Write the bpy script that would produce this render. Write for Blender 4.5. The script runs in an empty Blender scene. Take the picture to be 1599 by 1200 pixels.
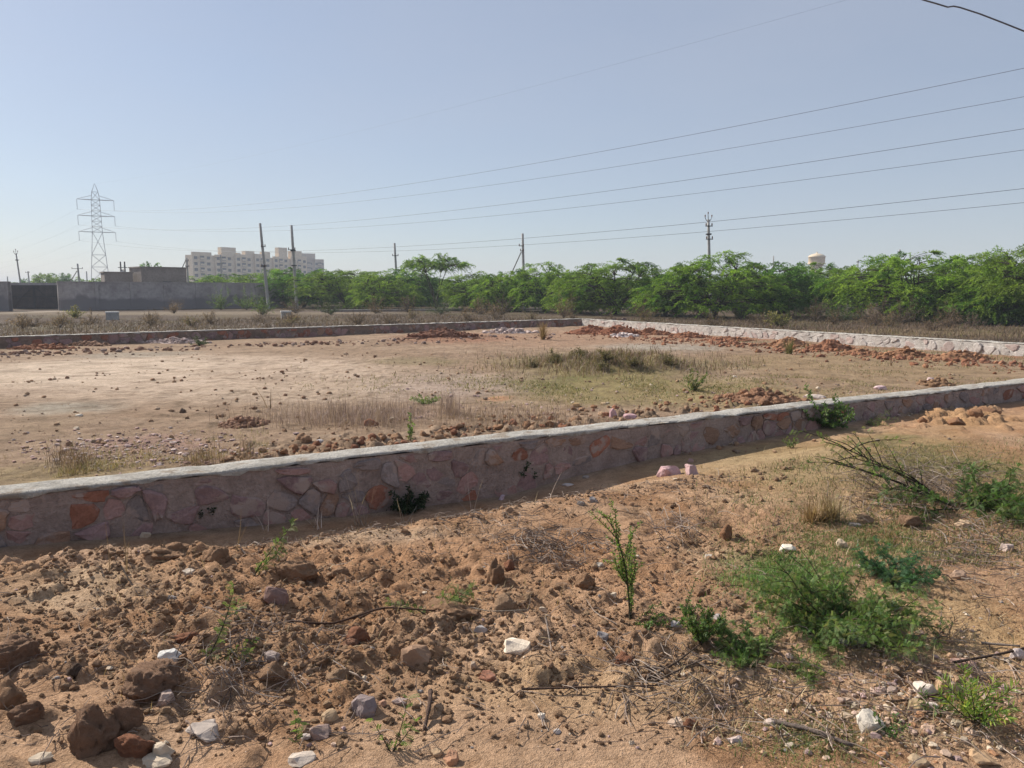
import bpy, bmesh, math, random
import numpy as np
from mathutils import Vector, Matrix, Euler

R = math.radians
random.seed(7)
rng = np.random.default_rng(7)
S = bpy.context.scene
C = S.collection

# ------------------------------------------------------------------ camera
FPX = 1200.0                       # focal length in photo pixels (photo is 1599 wide)
HOR = 457.0                        # row of the horizon in the photo
EYE = 1.9
PITCH = math.atan((600 - HOR) / FPX)
cam = bpy.data.cameras.new('camera')
cam.sensor_width = 36.0
cam.lens = 36.0 * FPX / 1599.0
cam.clip_start = 0.05
cam.clip_end = 9000
camo = bpy.data.objects.new('camera', cam)
camo.location = (0, 0, EYE)
camo.rotation_euler = (R(90) - PITCH, 0, 0)
C.objects.link(camo)
S.camera = camo

# ------------------------------------------------------------------ sky, sun, exposure
SUN_AZ, SUN_EL = 306.0, 35.0       # azimuth clockwise from +Y (camera looks along +Y)
world = bpy.data.worlds.new('World')
S.world = world
world.use_nodes = True
wn = world.node_tree
for n in list(wn.nodes):
    wn.nodes.remove(n)
sky = wn.nodes.new('ShaderNodeTexSky')
sky.sky_type = 'NISHITA'
sky.sun_disc = False
sky.sun_elevation = R(SUN_EL)
sky.sun_rotation = R(SUN_AZ)
sky.altitude = 250
sky.air_density = 1.0
sky.dust_density = 0.6
sky.ozone_density = 2.6
bg = wn.nodes.new('ShaderNodeBackground')
bg.inputs['Strength'].default_value = 0.074
wo = wn.nodes.new('ShaderNodeOutputWorld')
veil = wn.nodes.new('ShaderNodeMix')           # even veil of thin high haze over the whole sky
veil.data_type = 'RGBA'
wtc = wn.nodes.new('ShaderNodeTexCoord')
wmp = wn.nodes.new('ShaderNodeMapping'); wmp.inputs['Scale'].default_value = (1.0, 1.0, 3.0)
wnz = wn.nodes.new('ShaderNodeTexNoise'); wnz.inputs['Scale'].default_value = 2.2; wnz.inputs['Detail'].default_value = 5.0
wmr = wn.nodes.new('ShaderNodeMapRange')
wmr.inputs[1].default_value = .3; wmr.inputs[2].default_value = .7; wmr.inputs[3].default_value = .44; wmr.inputs[4].default_value = .58
wn.links.new(wtc.outputs['Generated'], wmp.inputs[0]); wn.links.new(wmp.outputs[0], wnz.inputs['Vector'])
wn.links.new(wnz.outputs[0], wmr.inputs[0]); wn.links.new(wmr.outputs[0], veil.inputs[0])
veil.inputs[7].default_value = (5.0, 5.25, 6.05, 1)
wn.links.new(sky.outputs[0], veil.inputs[6])
wn.links.new(veil.outputs[2], bg.inputs[0])
wn.links.new(bg.outputs[0], wo.inputs[0])

sl = bpy.data.lights.new('sun', 'SUN')
sl.energy = 5.0
sl.angle = R(0.55)
sl.color = (1.0, 0.93, 0.83)
so = bpy.data.objects.new('sun', sl)
sv = Vector((math.sin(R(SUN_AZ)) * math.cos(R(SUN_EL)), math.cos(R(SUN_AZ)) * math.cos(R(SUN_EL)), math.sin(R(SUN_EL))))
so.rotation_euler = sv.to_track_quat('Z', 'Y').to_euler()
so.location = (-30, 20, 40)
C.objects.link(so)
S.view_settings.view_transform = 'Standard'
S.view_settings.look = 'None'
S.view_settings.exposure = 0.56
S.view_settings.gamma = 1.0
S.view_settings.use_curve_mapping = False
S.cycles.max_bounces = 6
S.cycles.volume_bounces = 0
S.cycles.transparent_max_bounces = 8

# ------------------------------------------------------------------ pixel helpers (photo pixel -> place)
cp, sp = math.cos(PITCH), math.sin(PITCH)


def ray(px, py):
    x = (px - 799.5) / FPX
    u = (600 - py) / FPX
    return np.array((x, cp + u * sp, -sp + u * cp))


def on_plane(px, py, z):
    d = ray(px, py)
    t = (z - EYE) / d[2]
    return np.array((d[0] * t, d[1] * t, z))


def at_depth(px, py, Y):
    d = ray(px, py)
    t = Y / d[1]
    return np.array((d[0] * t, Y, EYE + d[2] * t))


_T = np.geomspace(1.2, 900, 1600)


def at(px, py):
    """point of the ground seen at a pixel"""
    d = ray(px, py)
    X, Y, Z = d[0] * _T, d[1] * _T, EYE + d[2] * _T
    g = G(X, Y)
    below = np.nonzero(Z <= g)[0]
    i = below[0] if len(below) else len(_T) - 1
    return np.array((X[i], Y[i], g[i]))


# ------------------------------------------------------------------ noise
def _h(ix, iy, s):
    n = (ix.astype(np.int64) * 374761393 + iy.astype(np.int64) * 668265263 + s * 1442695041) & 0xffffffff
    n = ((n ^ (n >> 13)) * 1274126177) & 0xffffffff
    n = ((n ^ (n >> 16)) * 2246822519) & 0xffffffff
    return ((n ^ (n >> 15)) & 0xffff) / 32767.5 - 1.0


def vn(x, y, s=0):
    x = np.asarray(x, float); y = np.asarray(y, float)
    ix = np.floor(x); iy = np.floor(y)
    fx = x - ix; fy = y - iy
    fx = fx * fx * (3 - 2 * fx); fy = fy * fy * (3 - 2 * fy)
    ix = ix.astype(np.int64); iy = iy.astype(np.int64)
    a = _h(ix, iy, s); b = _h(ix + 1, iy, s); c = _h(ix, iy + 1, s); d = _h(ix + 1, iy + 1, s)
    return (a * (1 - fx) + b * fx) * (1 - fy) + (c * (1 - fx) + d * fx) * fy


def fbm(x, y, s=0, o=4, g=0.5):
    t = 0; a = 1.0; n = 0
    for i in range(o):
        t = t + a * vn(x * 2 ** i + 13.7 * i, y * 2 ** i - 7.3 * i, s + i)
        n += a; a *= g
    return t / n


def sm(a, b, x):
    t = np.clip((x - a) / (b - a), 0, 1)
    return t * t * (3 - 2 * t)


# ------------------------------------------------------------------ walls of the plot: plan
WALL_TOP = 0.40
WALL_T = 0.31
NA = on_plane(0, 773, WALL_TOP)[:2]
NB = on_plane(1599, 597, WALL_TOP)[:2]
wd = (NB - NA) / np.linalg.norm(NB - NA)
nd = np.array((wd[1], -wd[0]))            # towards the camera
FC = on_plane(905, 498, WALL_TOP)[:2]     # far corner
LA = on_plane(0, 526, WALL_TOP)[:2]
RB = on_plane(1599, 537, WALL_TOP)[:2]
rd = (RB - FC) / np.linalg.norm(RB - FC)
ld = (FC - LA) / np.linalg.norm(FC - LA)
# where the right wall meets the near wall
_m = np.array([[wd[0], -rd[0]], [wd[1], -rd[1]]])
_s = np.linalg.solve(_m, FC - NA)
NC = NA + wd * _s[0]

U_S = [-8, -2, 0, 1.83, 2.96, 4.35, 5.17, 6.1, 8.14, 10.1, 14.3, 20, 30]
Z_S = [.05, .05, .03, -.09, -.14, -.17, -.07, .0, .07, .14, .12, .08, .0]


def side(x, y):
    dx = x - NA[0]; dy = y - NA[1]
    return dx * wd[0] + dy * wd[1], dx * nd[0] + dy * nd[1]


MOUNDS = []   # (x, y, rx, ry, h, rot)


def G(x, y):
    x = np.asarray(x, float); y = np.asarray(y, float)
    u, v = side(x, y)
    zf = np.interp(u, U_S, Z_S)
    big = fbm(x * .55, y * .55, 3, 3)
    zb = 0.13 + 0.09 * big + 0.05 * sm(2, 6, v)
    front = (zf - .03) * (1 - sm(0.5, 1.5, v)) + (zb + .03) * sm(0.5, 1.5, v)
    inner = 0.05 * fbm(x * .25, y * .25, 11, 3) + 0.02 * fbm(x * 1.2, y * 1.2, 12, 3)
    far = np.hypot(x, y)
    inner = inner * (1 - 0.75 * sm(60, 140, far))
    z = np.where(v > -0.15, front, inner + (0.02 * np.exp(-np.abs(v + .3))))
    fade = 1 - sm(18, 30, far)
    z = np.where(v > -0.15, z * fade, z)
    for (mx, my, rx, ry, h, ro) in MOUNDS:
        ca, sa = math.cos(ro), math.sin(ro)
        dx = x - mx; dy = y - my
        a = (dx * ca + dy * sa) / rx; b = (-dx * sa + dy * ca) / ry
        q = a * a + b * b
        z = z + h * np.exp(-q * 1.6) * (0.75 + 0.4 * vn(x * 2.2, y * 2.2, 31))
    return z


def mound(px, py, wpx, dep, h, ro=0.0):
    p = on_plane(px, py, 0.0)
    MOUNDS.append((p[0], p[1], wpx / 2 / FPX * p[1], dep / 2, h, ro))


mound(945, 575, 250, 3.4, 0.46, 0.1)
mound(1030, 578, 110, 2.0, 0.15)
mound(700, 528, 120, 3.0, 0.22, 0.6)
mound(130, 885, 250, 0.55, 0.13, 0.3)
mound(20, 1050, 110, 0.5, 0.09)
mound(790, 905, 170, 0.4, 0.07)
mound(1240, 855, 60, 0.3, -0.02)
mound(1115, 850, 90, 0.3, -0.08)
mound(620, 940, 90, 0.25, -0.04)
mound(760, 1090, 110, 0.2, -0.05)
mound(1520, 660, 180, 0.8, 0.07, 0.5)
mound(1400, 920, 160, 0.5, 0.05)


# ------------------------------------------------------------------ terrain grid
def axis(segs):
    out = [segs[0][0]]
    for (a, b, st) in segs:
        n = max(1, int(round((b - a) / st)))
        out.extend(list(a + (b - a) * (np.arange(1, n + 1) / n)))
    return np.array(out)


def geo(a, b, st, k):
    out = []
    while a < b:
        a += st; st *= k
        out.append(a)
    return out


xs = axis([(-5.6, 8.2, 0.024)])
xs = np.concatenate([-np.array(geo(5.6, 3500, 0.05, 1.075))[::-1], xs, np.array(geo(8.2, 3500, 0.05, 1.075))])
ys = axis([(1.3, 8.6, 0.024), (8.6, 15, 0.05), (15, 48, 0.16)])
ys = np.concatenate([-np.array(geo(-1.3, 400, 0.05, 1.25))[::-1], ys, np.array(geo(48, 4200, 0.3, 1.12))])
XX, YY = np.meshgrid(xs, ys)
ZZ = G(XX, YY)
UU, VV = side(XX, YY)

# roughness of the dug soil in front of the wall
pz = lambda px, py: on_plane(px, py, 0.12)


def ellw(px, py, wpx, hpx, soft=0.5, seed=5, ns=0.35, z=0.05, fr=None):
    """weight of an elliptical patch of ground given by a photo rectangle, with a ragged edge"""
    c = on_plane(px, py, z)
    y0 = on_plane(px, py + hpx / 2, z)[1]; y1 = on_plane(px, max(HOR + 3, py - hpx / 2), z)[1]
    rx = wpx / 2 / FPX * c[1]; ry = max(0.05, (y1 - y0) / 2); cy = (y0 + y1) / 2
    f = fr if fr else 1.6 / max(rx, 0.3)
    q = np.hypot((XX - c[0]) / rx, (YY - cy) / ry) + ns * fbm(XX * f, YY * f, seed, 4)
    return 1 - sm(1 - soft, 1 + soft * .4, q)


frontm = sm(0.35, 0.9, VV) * (1 - sm(9, 16, np.hypot(XX, YY)))
roughA = np.clip(ellw(560, 980, 1250, 330, .4) + ellw(150, 890, 420, 110, .4) + ellw(1120, 850, 330, 110, .4), 0, 1)
smoothA = np.clip(.8 * ellw(170, 960, 330, 110, .5, 9) + ellw(900, 1150, 1000, 90, .5, 10) + .7 * ellw(1130, 890, 160, 50, .5, 14) + .8 * ellw(560, 850, 420, 50, .5, 15), 0, 1)
rough = frontm * np.clip(0.32 + 0.9 * roughA - 0.6 * smoothA, 0.25, 1)
nr = fbm(XX * 6, YY * 6, 21, 4, .55)
ZZ = ZZ + rough * (0.05 * fbm(XX * 3.1, YY * 3.1, 20, 3) + 0.042 * nr + 0.05 * np.abs(fbm(XX * 10, YY * 10, 22, 4, .65)) + 0.018 * fbm(XX * 26, YY * 26, 23, 3, .7))
ZZ = ZZ + frontm * 0.006 * fbm(XX * 22, YY * 22, 24, 3)
# plot: shallow lumps
plotm = (VV < -0.3) * (1 - sm(45, 70, np.hypot(XX, YY)))
ZZ = ZZ + plotm * (0.03 * fbm(XX * 2.2, YY * 2.2, 25, 4) + 0.022 * np.abs(fbm(XX * 8, YY * 8, 26, 2)))


def bumps(n, sampler, rlo, rhi, seed, flat=0.75):
    """rounded lumps of soil pressed into the height field"""
    r_ = np.random.default_rng(seed)
    for _ in range(n):
        px, py = sampler(r_)
        p = on_plane(px, py, 0.1)
        rad = rlo * (rhi / rlo) ** (r_.random() ** 1.8)
        i0, i1 = np.searchsorted(xs, (p[0] - rad * 1.3, p[0] + rad * 1.3))
        j0, j1 = np.searchsorted(ys, (p[1] - rad * 1.3, p[1] + rad * 1.3))
        if i1 - i0 < 2 or j1 - j0 < 2:
            continue
        X = XX[j0:j1, i0:i1]; Y = YY[j0:j1, i0:i1]
        an = r_.random() * 3.14; ca, sa = math.cos(an), math.sin(an)
        dx = X - p[0]; dy = Y - p[1]
        a = (dx * ca + dy * sa) / rad; b = (-dx * sa + dy * ca) / (rad * r_.uniform(.6, 1))
        q = a * a + b * b
        k_ = int(r_.integers(1000))
        q = q * (1 + .75 * vn(X / rad * 1.3 + k_, Y / rad * 1.3, k_) + .35 * vn(X / rad * 3, Y / rad * 3, k_ + 1))
        hgt = np.sqrt(np.clip(1 - q, 0, 1)) * rad * flat * (1 + .4 * vn(X / rad * 2.5, Y / rad * 2.5, k_ + 2) + .25 * vn(X / rad * 6, Y / rad * 6, 77))
        sub = ZZ[j0:j1, i0:i1]
        base = G(p[0], p[1])
        ZZ[j0:j1, i0:i1] = np.where(hgt > 0, np.maximum(sub, sub * .55 + (base + 0.0) * .45 + hgt * .8), sub)


def samp_rough(r_):
    while True:
        px = r_.uniform(-40, 1250); py = r_.uniform(845, 1190)
        w = math.exp(-(((px - 520) / 620) ** 2 + ((py - 975) / 120) ** 2)) + .8 * math.exp(-(((px - 110) / 170) ** 2 + ((py - 885) / 35) ** 2)) \
            + .8 * math.exp(-(((px - 1130) / 110) ** 2 + ((py - 845) / 35) ** 2))
        if r_.random() < w:
            return px, py


bumps(520, samp_rough, 0.022, 0.09, 101, .7)
bumps(60, lambda r_: (r_.uniform(-40, 420), r_.normal(1110, 55)), .03, .11, 111, .7)
bumps(70, lambda r_: (r_.uniform(-40, 380), r_.normal(885, 16)), .03, .12, 112, .75)
bumps(260, lambda r_: (r_.uniform(1180, 1610), 800 + 400 * r_.random()), 0.02, 0.05, 102, .6)
bumps(120, lambda r_: (r_.normal(1490, 60), r_.normal(655, 14)), 0.04, 0.13, 103)
bumps(220, lambda r_: (r_.uniform(420, 900), 0) if False else (lambda px: (px, 745 - .11 * px + r_.normal(0, 8)))(r_.uniform(380, 1250)), 0.04, 0.12, 104, .8)


def gz(x, y):
    """height of the finished ground (bilinear)"""
    i = int(np.clip(np.searchsorted(xs, x) - 1, 0, len(xs) - 2)); j = int(np.clip(np.searchsorted(ys, y) - 1, 0, len(ys) - 2))
    fx = (x - xs[i]) / (xs[i + 1] - xs[i]); fy = (y - ys[j]) / (ys[j + 1] - ys[j])
    return float((ZZ[j, i] * (1 - fx) + ZZ[j, i + 1] * fx) * (1 - fy) + (ZZ[j + 1, i] * (1 - fx) + ZZ[j + 1, i + 1] * fx) * fy)


def gza(x, y):
    i = np.clip(np.searchsorted(xs, x) - 1, 0, len(xs) - 2); j = np.clip(np.searchsorted(ys, y) - 1, 0, len(ys) - 2)
    fx = (x - xs[i]) / (xs[i + 1] - xs[i]); fy = (y - ys[j]) / (ys[j + 1] - ys[j])
    return (ZZ[j, i] * (1 - fx) + ZZ[j, i + 1] * fx) * (1 - fy) + (ZZ[j + 1, i] * (1 - fx) + ZZ[j + 1, i + 1] * fx) * fy


# ------------------------------------------------------------------ materials
def mat_base(name):
    m = bpy.data.materials.new(name)
    m.use_nodes = True
    nt = m.node_tree
    for n in list(nt.nodes):
        nt.nodes.remove(n)
    out = nt.nodes.new('ShaderNodeOutputMaterial')
    return m, nt, out


def N(nt, typ, **kw):
    n = nt.nodes.new(typ)
    for k, v in kw.items():
        if k in n.inputs:
            n.inputs[k].default_value = v
        else:
            setattr(n, k, v)
    return n


def ramp(nt, fac, stops):
    r = nt.nodes.new('ShaderNodeValToRGB')
    e = r.color_ramp.elements
    while len(e) < len(stops):
        e.new(0.5)
    for i, (p, c) in enumerate(stops):
        e[i].position = p
        e[i].color = (*c, 1) if len(c) == 3 else c
    nt.links.new(fac, r.inputs[0])
    return r.outputs[0]


def mixc(nt, fac, a, b, mode='MIX'):
    m = nt.nodes.new('ShaderNodeMix')
    m.data_type = 'RGBA'; m.blend_type = mode
    for sock, v in ((m.inputs[0], fac), (m.inputs[6], a), (m.inputs[7], b)):
        if hasattr(v, 'is_output'):
            nt.links.new(v, sock)
        elif isinstance(v, (int, float)):
            sock.default_value = v
        else:
            sock.default_value = (*v, 1)
    return m.outputs[2]


def stone_like(name, c1, c2, scale=8, bump=0.4, rough=0.92, detail=8, dist=0.02, coord='Object', c3=None, vary=0.0, smear=None):
    m, nt, out = mat_base(name)
    tc = N(nt, 'ShaderNodeTexCoord')
    n1 = N(nt, 'ShaderNodeTexNoise', Scale=scale, Detail=float(detail), Roughness=0.65)
    n2 = N(nt, 'ShaderNodeTexNoise', Scale=scale * 7, Detail=4.0, Roughness=0.7)
    for n in (n1, n2):
        nt.links.new(tc.outputs[coord], n.inputs['Vector'])
    col = ramp(nt, n1.outputs[0], [(0.3, c1), (0.7, c2)] if c3 is None else [(0.28, c1), (0.5, c2), (0.72, c3)])
    sp_ = ramp(nt, n2.outputs[0], [(0.25, (.72, .72, .72)), (0.75, (1.2, 1.2, 1.2))])
    col = mixc(nt, 1.0, col, sp_, 'MULTIPLY')
    if vary:
        oi = N(nt, 'ShaderNodeObjectInfo')
        hs = N(nt, 'ShaderNodeHueSaturation')
        mr = N(nt, 'ShaderNodeMapRange'); mr.inputs[3].default_value = 1 - vary; mr.inputs[4].default_value = 1 + vary
        nt.links.new(oi.outputs['Random'], mr.inputs[0]); nt.links.new(mr.outputs[0], hs.inputs['Value'])
        nt.links.new(col, hs.inputs['Color']); col = hs.outputs[0]
    if smear:                                 # mortar smeared over the stone faces
        ge = N(nt, 'ShaderNodeNewGeometry')
        n3 = N(nt, 'ShaderNodeTexNoise', Scale=4.5, Detail=6.0, Roughness=0.6)
        nt.links.new(ge.outputs['Position'], n3.inputs['Vector'])
        col = mixc(nt, ramp(nt, n3.outputs[0], [(smear[1], (0, 0, 0)), (smear[1] + .07, (1, 1, 1))]), col, smear[0])
    b = N(nt, 'ShaderNodeBump', Strength=bump, Distance=dist)
    add = N(nt, 'ShaderNodeMath', operation='ADD')
    nt.links.new(n1.outputs[0], add.inputs[0]); nt.links.new(n2.outputs[0], add.inputs[1])
    nt.links.new(add.outputs[0], b.inputs['Height'])
    p = N(nt, 'ShaderNodeBsdfPrincipled', Roughness=rough)
    p.inputs['Specular IOR Level'].default_value = 0.2
    nt.links.new(col, p.inputs['Base Color']); nt.links.new(b.outputs[0], p.inputs['Normal'])
    nt.links.new(p.outputs[0], out.inputs[0])
    return m


def leaf_mat(name, transl=0.35, vary=0.12):
    m, nt, out = mat_base(name)
    a = N(nt, 'ShaderNodeAttribute', attribute_name='col')
    oi = N(nt, 'ShaderNodeObjectInfo')
    hs = N(nt, 'ShaderNodeHueSaturation')
    mr = N(nt, 'ShaderNodeMapRange'); mr.inputs[3].default_value = 1 - vary; mr.inputs[4].default_value = 1 + vary
    nt.links.new(oi.outputs['Random'], mr.inputs[0]); nt.links.new(mr.outputs[0], hs.inputs['Value'])
    nt.links.new(a.outputs['Color'], hs.inputs['Color'])
    d = N(nt, 'ShaderNodeBsdfPrincipled', Roughness=0.6)
    d.inputs['Specular IOR Level'].default_value = 0.25
    t = N(nt, 'ShaderNodeBsdfTranslucent')
    nt.links.new(hs.outputs[0], d.inputs['Base Color'])
    br = mixc(nt, 1.0, hs.outputs[0], (1.25, 1.3, .8), 'MULTIPLY')
    nt.links.new(br, t.inputs['Color'])
    mx = N(nt, 'ShaderNodeMixShader'); mx.inputs[0].default_value = transl
    nt.links.new(d.outputs[0], mx.inputs[1]); nt.links.new(t.outputs[0], mx.inputs[2])
    nt.links.new(mx.outputs[0], out.inputs[0])
    return m


def attr_mat(name, rough=0.9, bump=0.3, scale=40, dist=0.01):
    """opaque material whose colour is the mesh's own 'col' attribute with fine grain"""
    m, nt, out = mat_base(name)
    a = N(nt, 'ShaderNodeAttribute', attribute_name='col')
    tc = N(nt, 'ShaderNodeTexCoord')
    n2 = N(nt, 'ShaderNodeTexNoise', Scale=scale, Detail=9.0, Roughness=0.8)
    nt.links.new(tc.outputs['Object'], n2.inputs['Vector'])
    g = ramp(nt, n2.outputs[0], [(0.25, (.7, .7, .7)), (0.75, (1.25, 1.25, 1.25))])
    col = mixc(nt, 1.0, a.outputs['Color'], g, 'MULTIPLY')
    b = N(nt, 'ShaderNodeBump', Strength=bump, Distance=dist)
    nt.links.new(n2.outputs[0], b.inputs['Height'])
    p = N(nt, 'ShaderNodeBsdfPrincipled', Roughness=rough)
    p.inputs['Specular IOR Level'].default_value = 0.2
    nt.links.new(col, p.inputs['Base Color']); nt.links.new(b.outputs[0], p.inputs['Normal'])
    nt.links.new(p.outputs[0], out.inputs[0])
    return m


def plain(name, c, rough=0.7, metal=0.0):
    return stone_like(name, tuple(x * .85 for x in c), tuple(x * 1.1 for x in c), 3, .15, rough)


def ground_mat():
    m, nt, out = mat_base('dry_soil')
    a = N(nt, 'ShaderNodeAttribute', attribute_name='col')
    tc = N(nt, 'ShaderNodeTexCoord')
    L = nt.links.new
    ns = []
    for sc, dt in ((1.3, 6.), (9., 6.), (55., 5.), (190., 3.)):
        n = N(nt, 'ShaderNodeTexNoise', Scale=sc, Detail=dt, Roughness=.62)
        L(tc.outputs['Object'], n.inputs['Vector']); ns.append(n)
    col = a.outputs['Color']
    col = mixc(nt, 1.0, col, ramp(nt, ns[0].outputs[0], [(.3, (.88, .86, .84)), (.7, (1.1, 1.1, 1.12))]), 'MULTIPLY')
    col = mixc(nt, 1.0, col, ramp(nt, ns[1].outputs[0], [(.3, (.74, .7, .66)), (.5, (1, 1, 1)), (.72, (1.18, 1.16, 1.14))]), 'MULTIPLY')
    col = mixc(nt, 1.0, col, ramp(nt, ns[2].outputs[0], [(.28, (.66, .62, .58)), (.5, (1, 1, 1)), (.75, (1.2, 1.2, 1.2))]), 'MULTIPLY')
    # pale grit
    v = N(nt, 'ShaderNodeTexVoronoi', Scale=70.)
    L(tc.outputs['Object'], v.inputs['Vector'])
    gr = ramp(nt, v.outputs['Distance'], [(.10, (1, 1, 1)), (.17, (0, 0, 0))])
    sel = N(nt, 'ShaderNodeSeparateColor'); L(v.outputs['Color'], sel.inputs[0])
    th = N(nt, 'ShaderNodeMath', operation='GREATER_THAN'); th.inputs[1].default_value = .86; L(sel.outputs[0], th.inputs[0])
    mu = N(nt, 'ShaderNodeMath', operation='MULTIPLY'); L(gr, mu.inputs[0]); L(th.outputs[0], mu.inputs[1])
    col = mixc(nt, mu.outputs[0], col, (.5, .4, .34))
    ad = N(nt, 'ShaderNodeMath', operation='MULTIPLY_ADD'); ad.inputs[1].default_value = .5
    L(ns[3].outputs[0], ad.inputs[0]); L(ns[2].outputs[0], ad.inputs[2])
    ad2 = N(nt, 'ShaderNodeMath', operation='MULTIPLY_ADD'); ad2.inputs[1].default_value = 1.2
    L(ns[1].outputs[0], ad2.inputs[0]); L(ad.outputs[0], ad2.inputs[2])
    b = N(nt, 'ShaderNodeBump', Strength=.9, Distance=.03)
    L(ad2.outputs[0], b.inputs['Height'])
    p = N(nt, 'ShaderNodeBsdfPrincipled', Roughness=.97)
    p.inputs['Specular IOR Level'].default_value = .12
    L(col, p.inputs['Base Color']); L(b.outputs[0], p.inputs['Normal']); L(p.outputs[0], out.inputs[0])
    return m


def damp_render():
    """grey cement render with a ragged rising damp stain along the ground"""
    m = stone_like('compound_render', (.25, .22, .215), (.38, .345, .335), .5, .3, .95, 6, .02, c3=(.46, .425, .41))
    nt = m.node_tree
    p = [n for n in nt.nodes if n.type == 'BSDF_PRINCIPLED'][0]
    src = p.inputs['Base Color'].links[0].from_socket
    ge = N(nt, 'ShaderNodeNewGeometry'); sx = N(nt, 'ShaderNodeSeparateXYZ')
    nt.links.new(ge.outputs['Position'], sx.inputs[0])
    n3 = N(nt, 'ShaderNodeTexNoise', Scale=.35, Detail=5.0)
    nt.links.new(ge.outputs['Position'], n3.inputs['Vector'])
    ad = N(nt, 'ShaderNodeMath', operation='MULTIPLY_ADD'); ad.inputs[1].default_value = -2.2
    nt.links.new(n3.outputs[0], ad.inputs[0]); nt.links.new(sx.outputs[2], ad.inputs[2])
    f = ramp(nt, ad.outputs[0], [(.0, (1, 1, 1)), (.35, (0, 0, 0))])
    col = mixc(nt, f, src, (.215, .195, .195))
    nt.links.new(col, p.inputs['Base Color'])
    return m


M = {}
M['ground'] = ground_mat()
M['leaf'] = leaf_mat('green_leaf', .40)
M['dry'] = leaf_mat('dry_straw', .2)
M['bark'] = stone_like('dark_bark', (.028, .022, .017), (.065, .05, .04), 9, .6)
M['clod'] = attr_mat('soil_clod', .97, 1.0, 34, .05)
M['rock'] = attr_mat('loose_stone', .9, .45, 22, .02)
M['mortar'] = stone_like('grey_mortar', (.23, .175, .155), (.42, .335, .30), 5, 1.0, .95, 8, .03)
M['cap'] = stone_like('pale_cement', (.31, .28, .24), (.53, .50, .45), 6, 1.0, .97, 10, .05, c3=(.64, .61, .56), smear=((.37, .31, .25), .57))
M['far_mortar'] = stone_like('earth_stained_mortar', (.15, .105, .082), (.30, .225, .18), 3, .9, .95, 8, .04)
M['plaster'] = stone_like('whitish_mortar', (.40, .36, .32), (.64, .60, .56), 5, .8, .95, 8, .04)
M['st_mauve'] = stone_like('mauve_sandstone', (.18, .115, .115), (.33, .225, .22), 7, .5, .9, 8, .02, vary=.2, smear=((.32, .25, .22), .525))
M['st_red'] = stone_like('red_sandstone', (.20, .08, .05), (.34, .16, .11), 7, .5, .9, 8, .02, vary=.2, smear=((.32, .25, .22), .525))
M['st_pink'] = stone_like('pink_sandstone', (.26, .15, .135), (.38, .25, .23), 7, .5, .9, 8, .02, vary=.2, smear=((.32, .25, .22), .525))
M['st_grey'] = stone_like('grey_sandstone', (.17, .14, .135), (.32, .27, .26), 7, .5, .9, 8, .02, vary=.2, smear=((.32, .25, .22), .525))
M['st_tan'] = stone_like('tan_sandstone', (.21, .125, .085), (.34, .22, .16), 7, .5, .9, 8, .02, vary=.2, smear=((.32, .25, .22), .525))
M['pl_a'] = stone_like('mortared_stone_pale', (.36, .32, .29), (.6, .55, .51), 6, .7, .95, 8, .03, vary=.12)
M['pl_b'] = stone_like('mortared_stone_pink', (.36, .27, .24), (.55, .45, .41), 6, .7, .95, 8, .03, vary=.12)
M['concrete'] = stone_like('pole_concrete', (.28, .27, .255), (.46, .445, .42), 3, .3, .9)
M['iron'] = stone_like('dark_iron', (.03, .03, .032), (.07, .07, .075), 6, .2, .6)
M['galv'] = stone_like('galvanised_steel', (.50, .51, .52), (.66, .67, .68), 4, .1, .5)
M['porcelain'] = plain('insulator_porcelain', (.16, .08, .05), .4)
M['wire'] = plain('aluminium_wire', (.10, .10, .11), .5)
M['cwall'] = damp_render()
M['brickwall'] = stone_like('grey_block_wall', (.20, .17, .15), (.33, .28, .25), .6, .3, .95)
M['gate'] = stone_like('rusted_gate_sheet', (.05, .045, .045), (.10, .085, .08), 1.5, .2, .7)
M['apt'] = stone_like('cream_paint', (.66, .53, .38), (.76, .64, .48), .15, .1, .9)
M['apt_b'] = stone_like('buff_paint', (.40, .33, .27), (.48, .41, .34), .15, .1, .9)
M['glass'] = stone_like('dark_window', (.05, .055, .06), (.10, .105, .11), .5, .0, .35)
M['tank'] = stone_like('tank_paint', (.60, .48, .32), (.70, .58, .42), .3, .1, .85)
M['crack_shade'] = plain('crack_shade_paint', (.03, .025, .025), .95)
M['white'] = plain('white_paint', (.72, .71, .68), .8)


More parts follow.
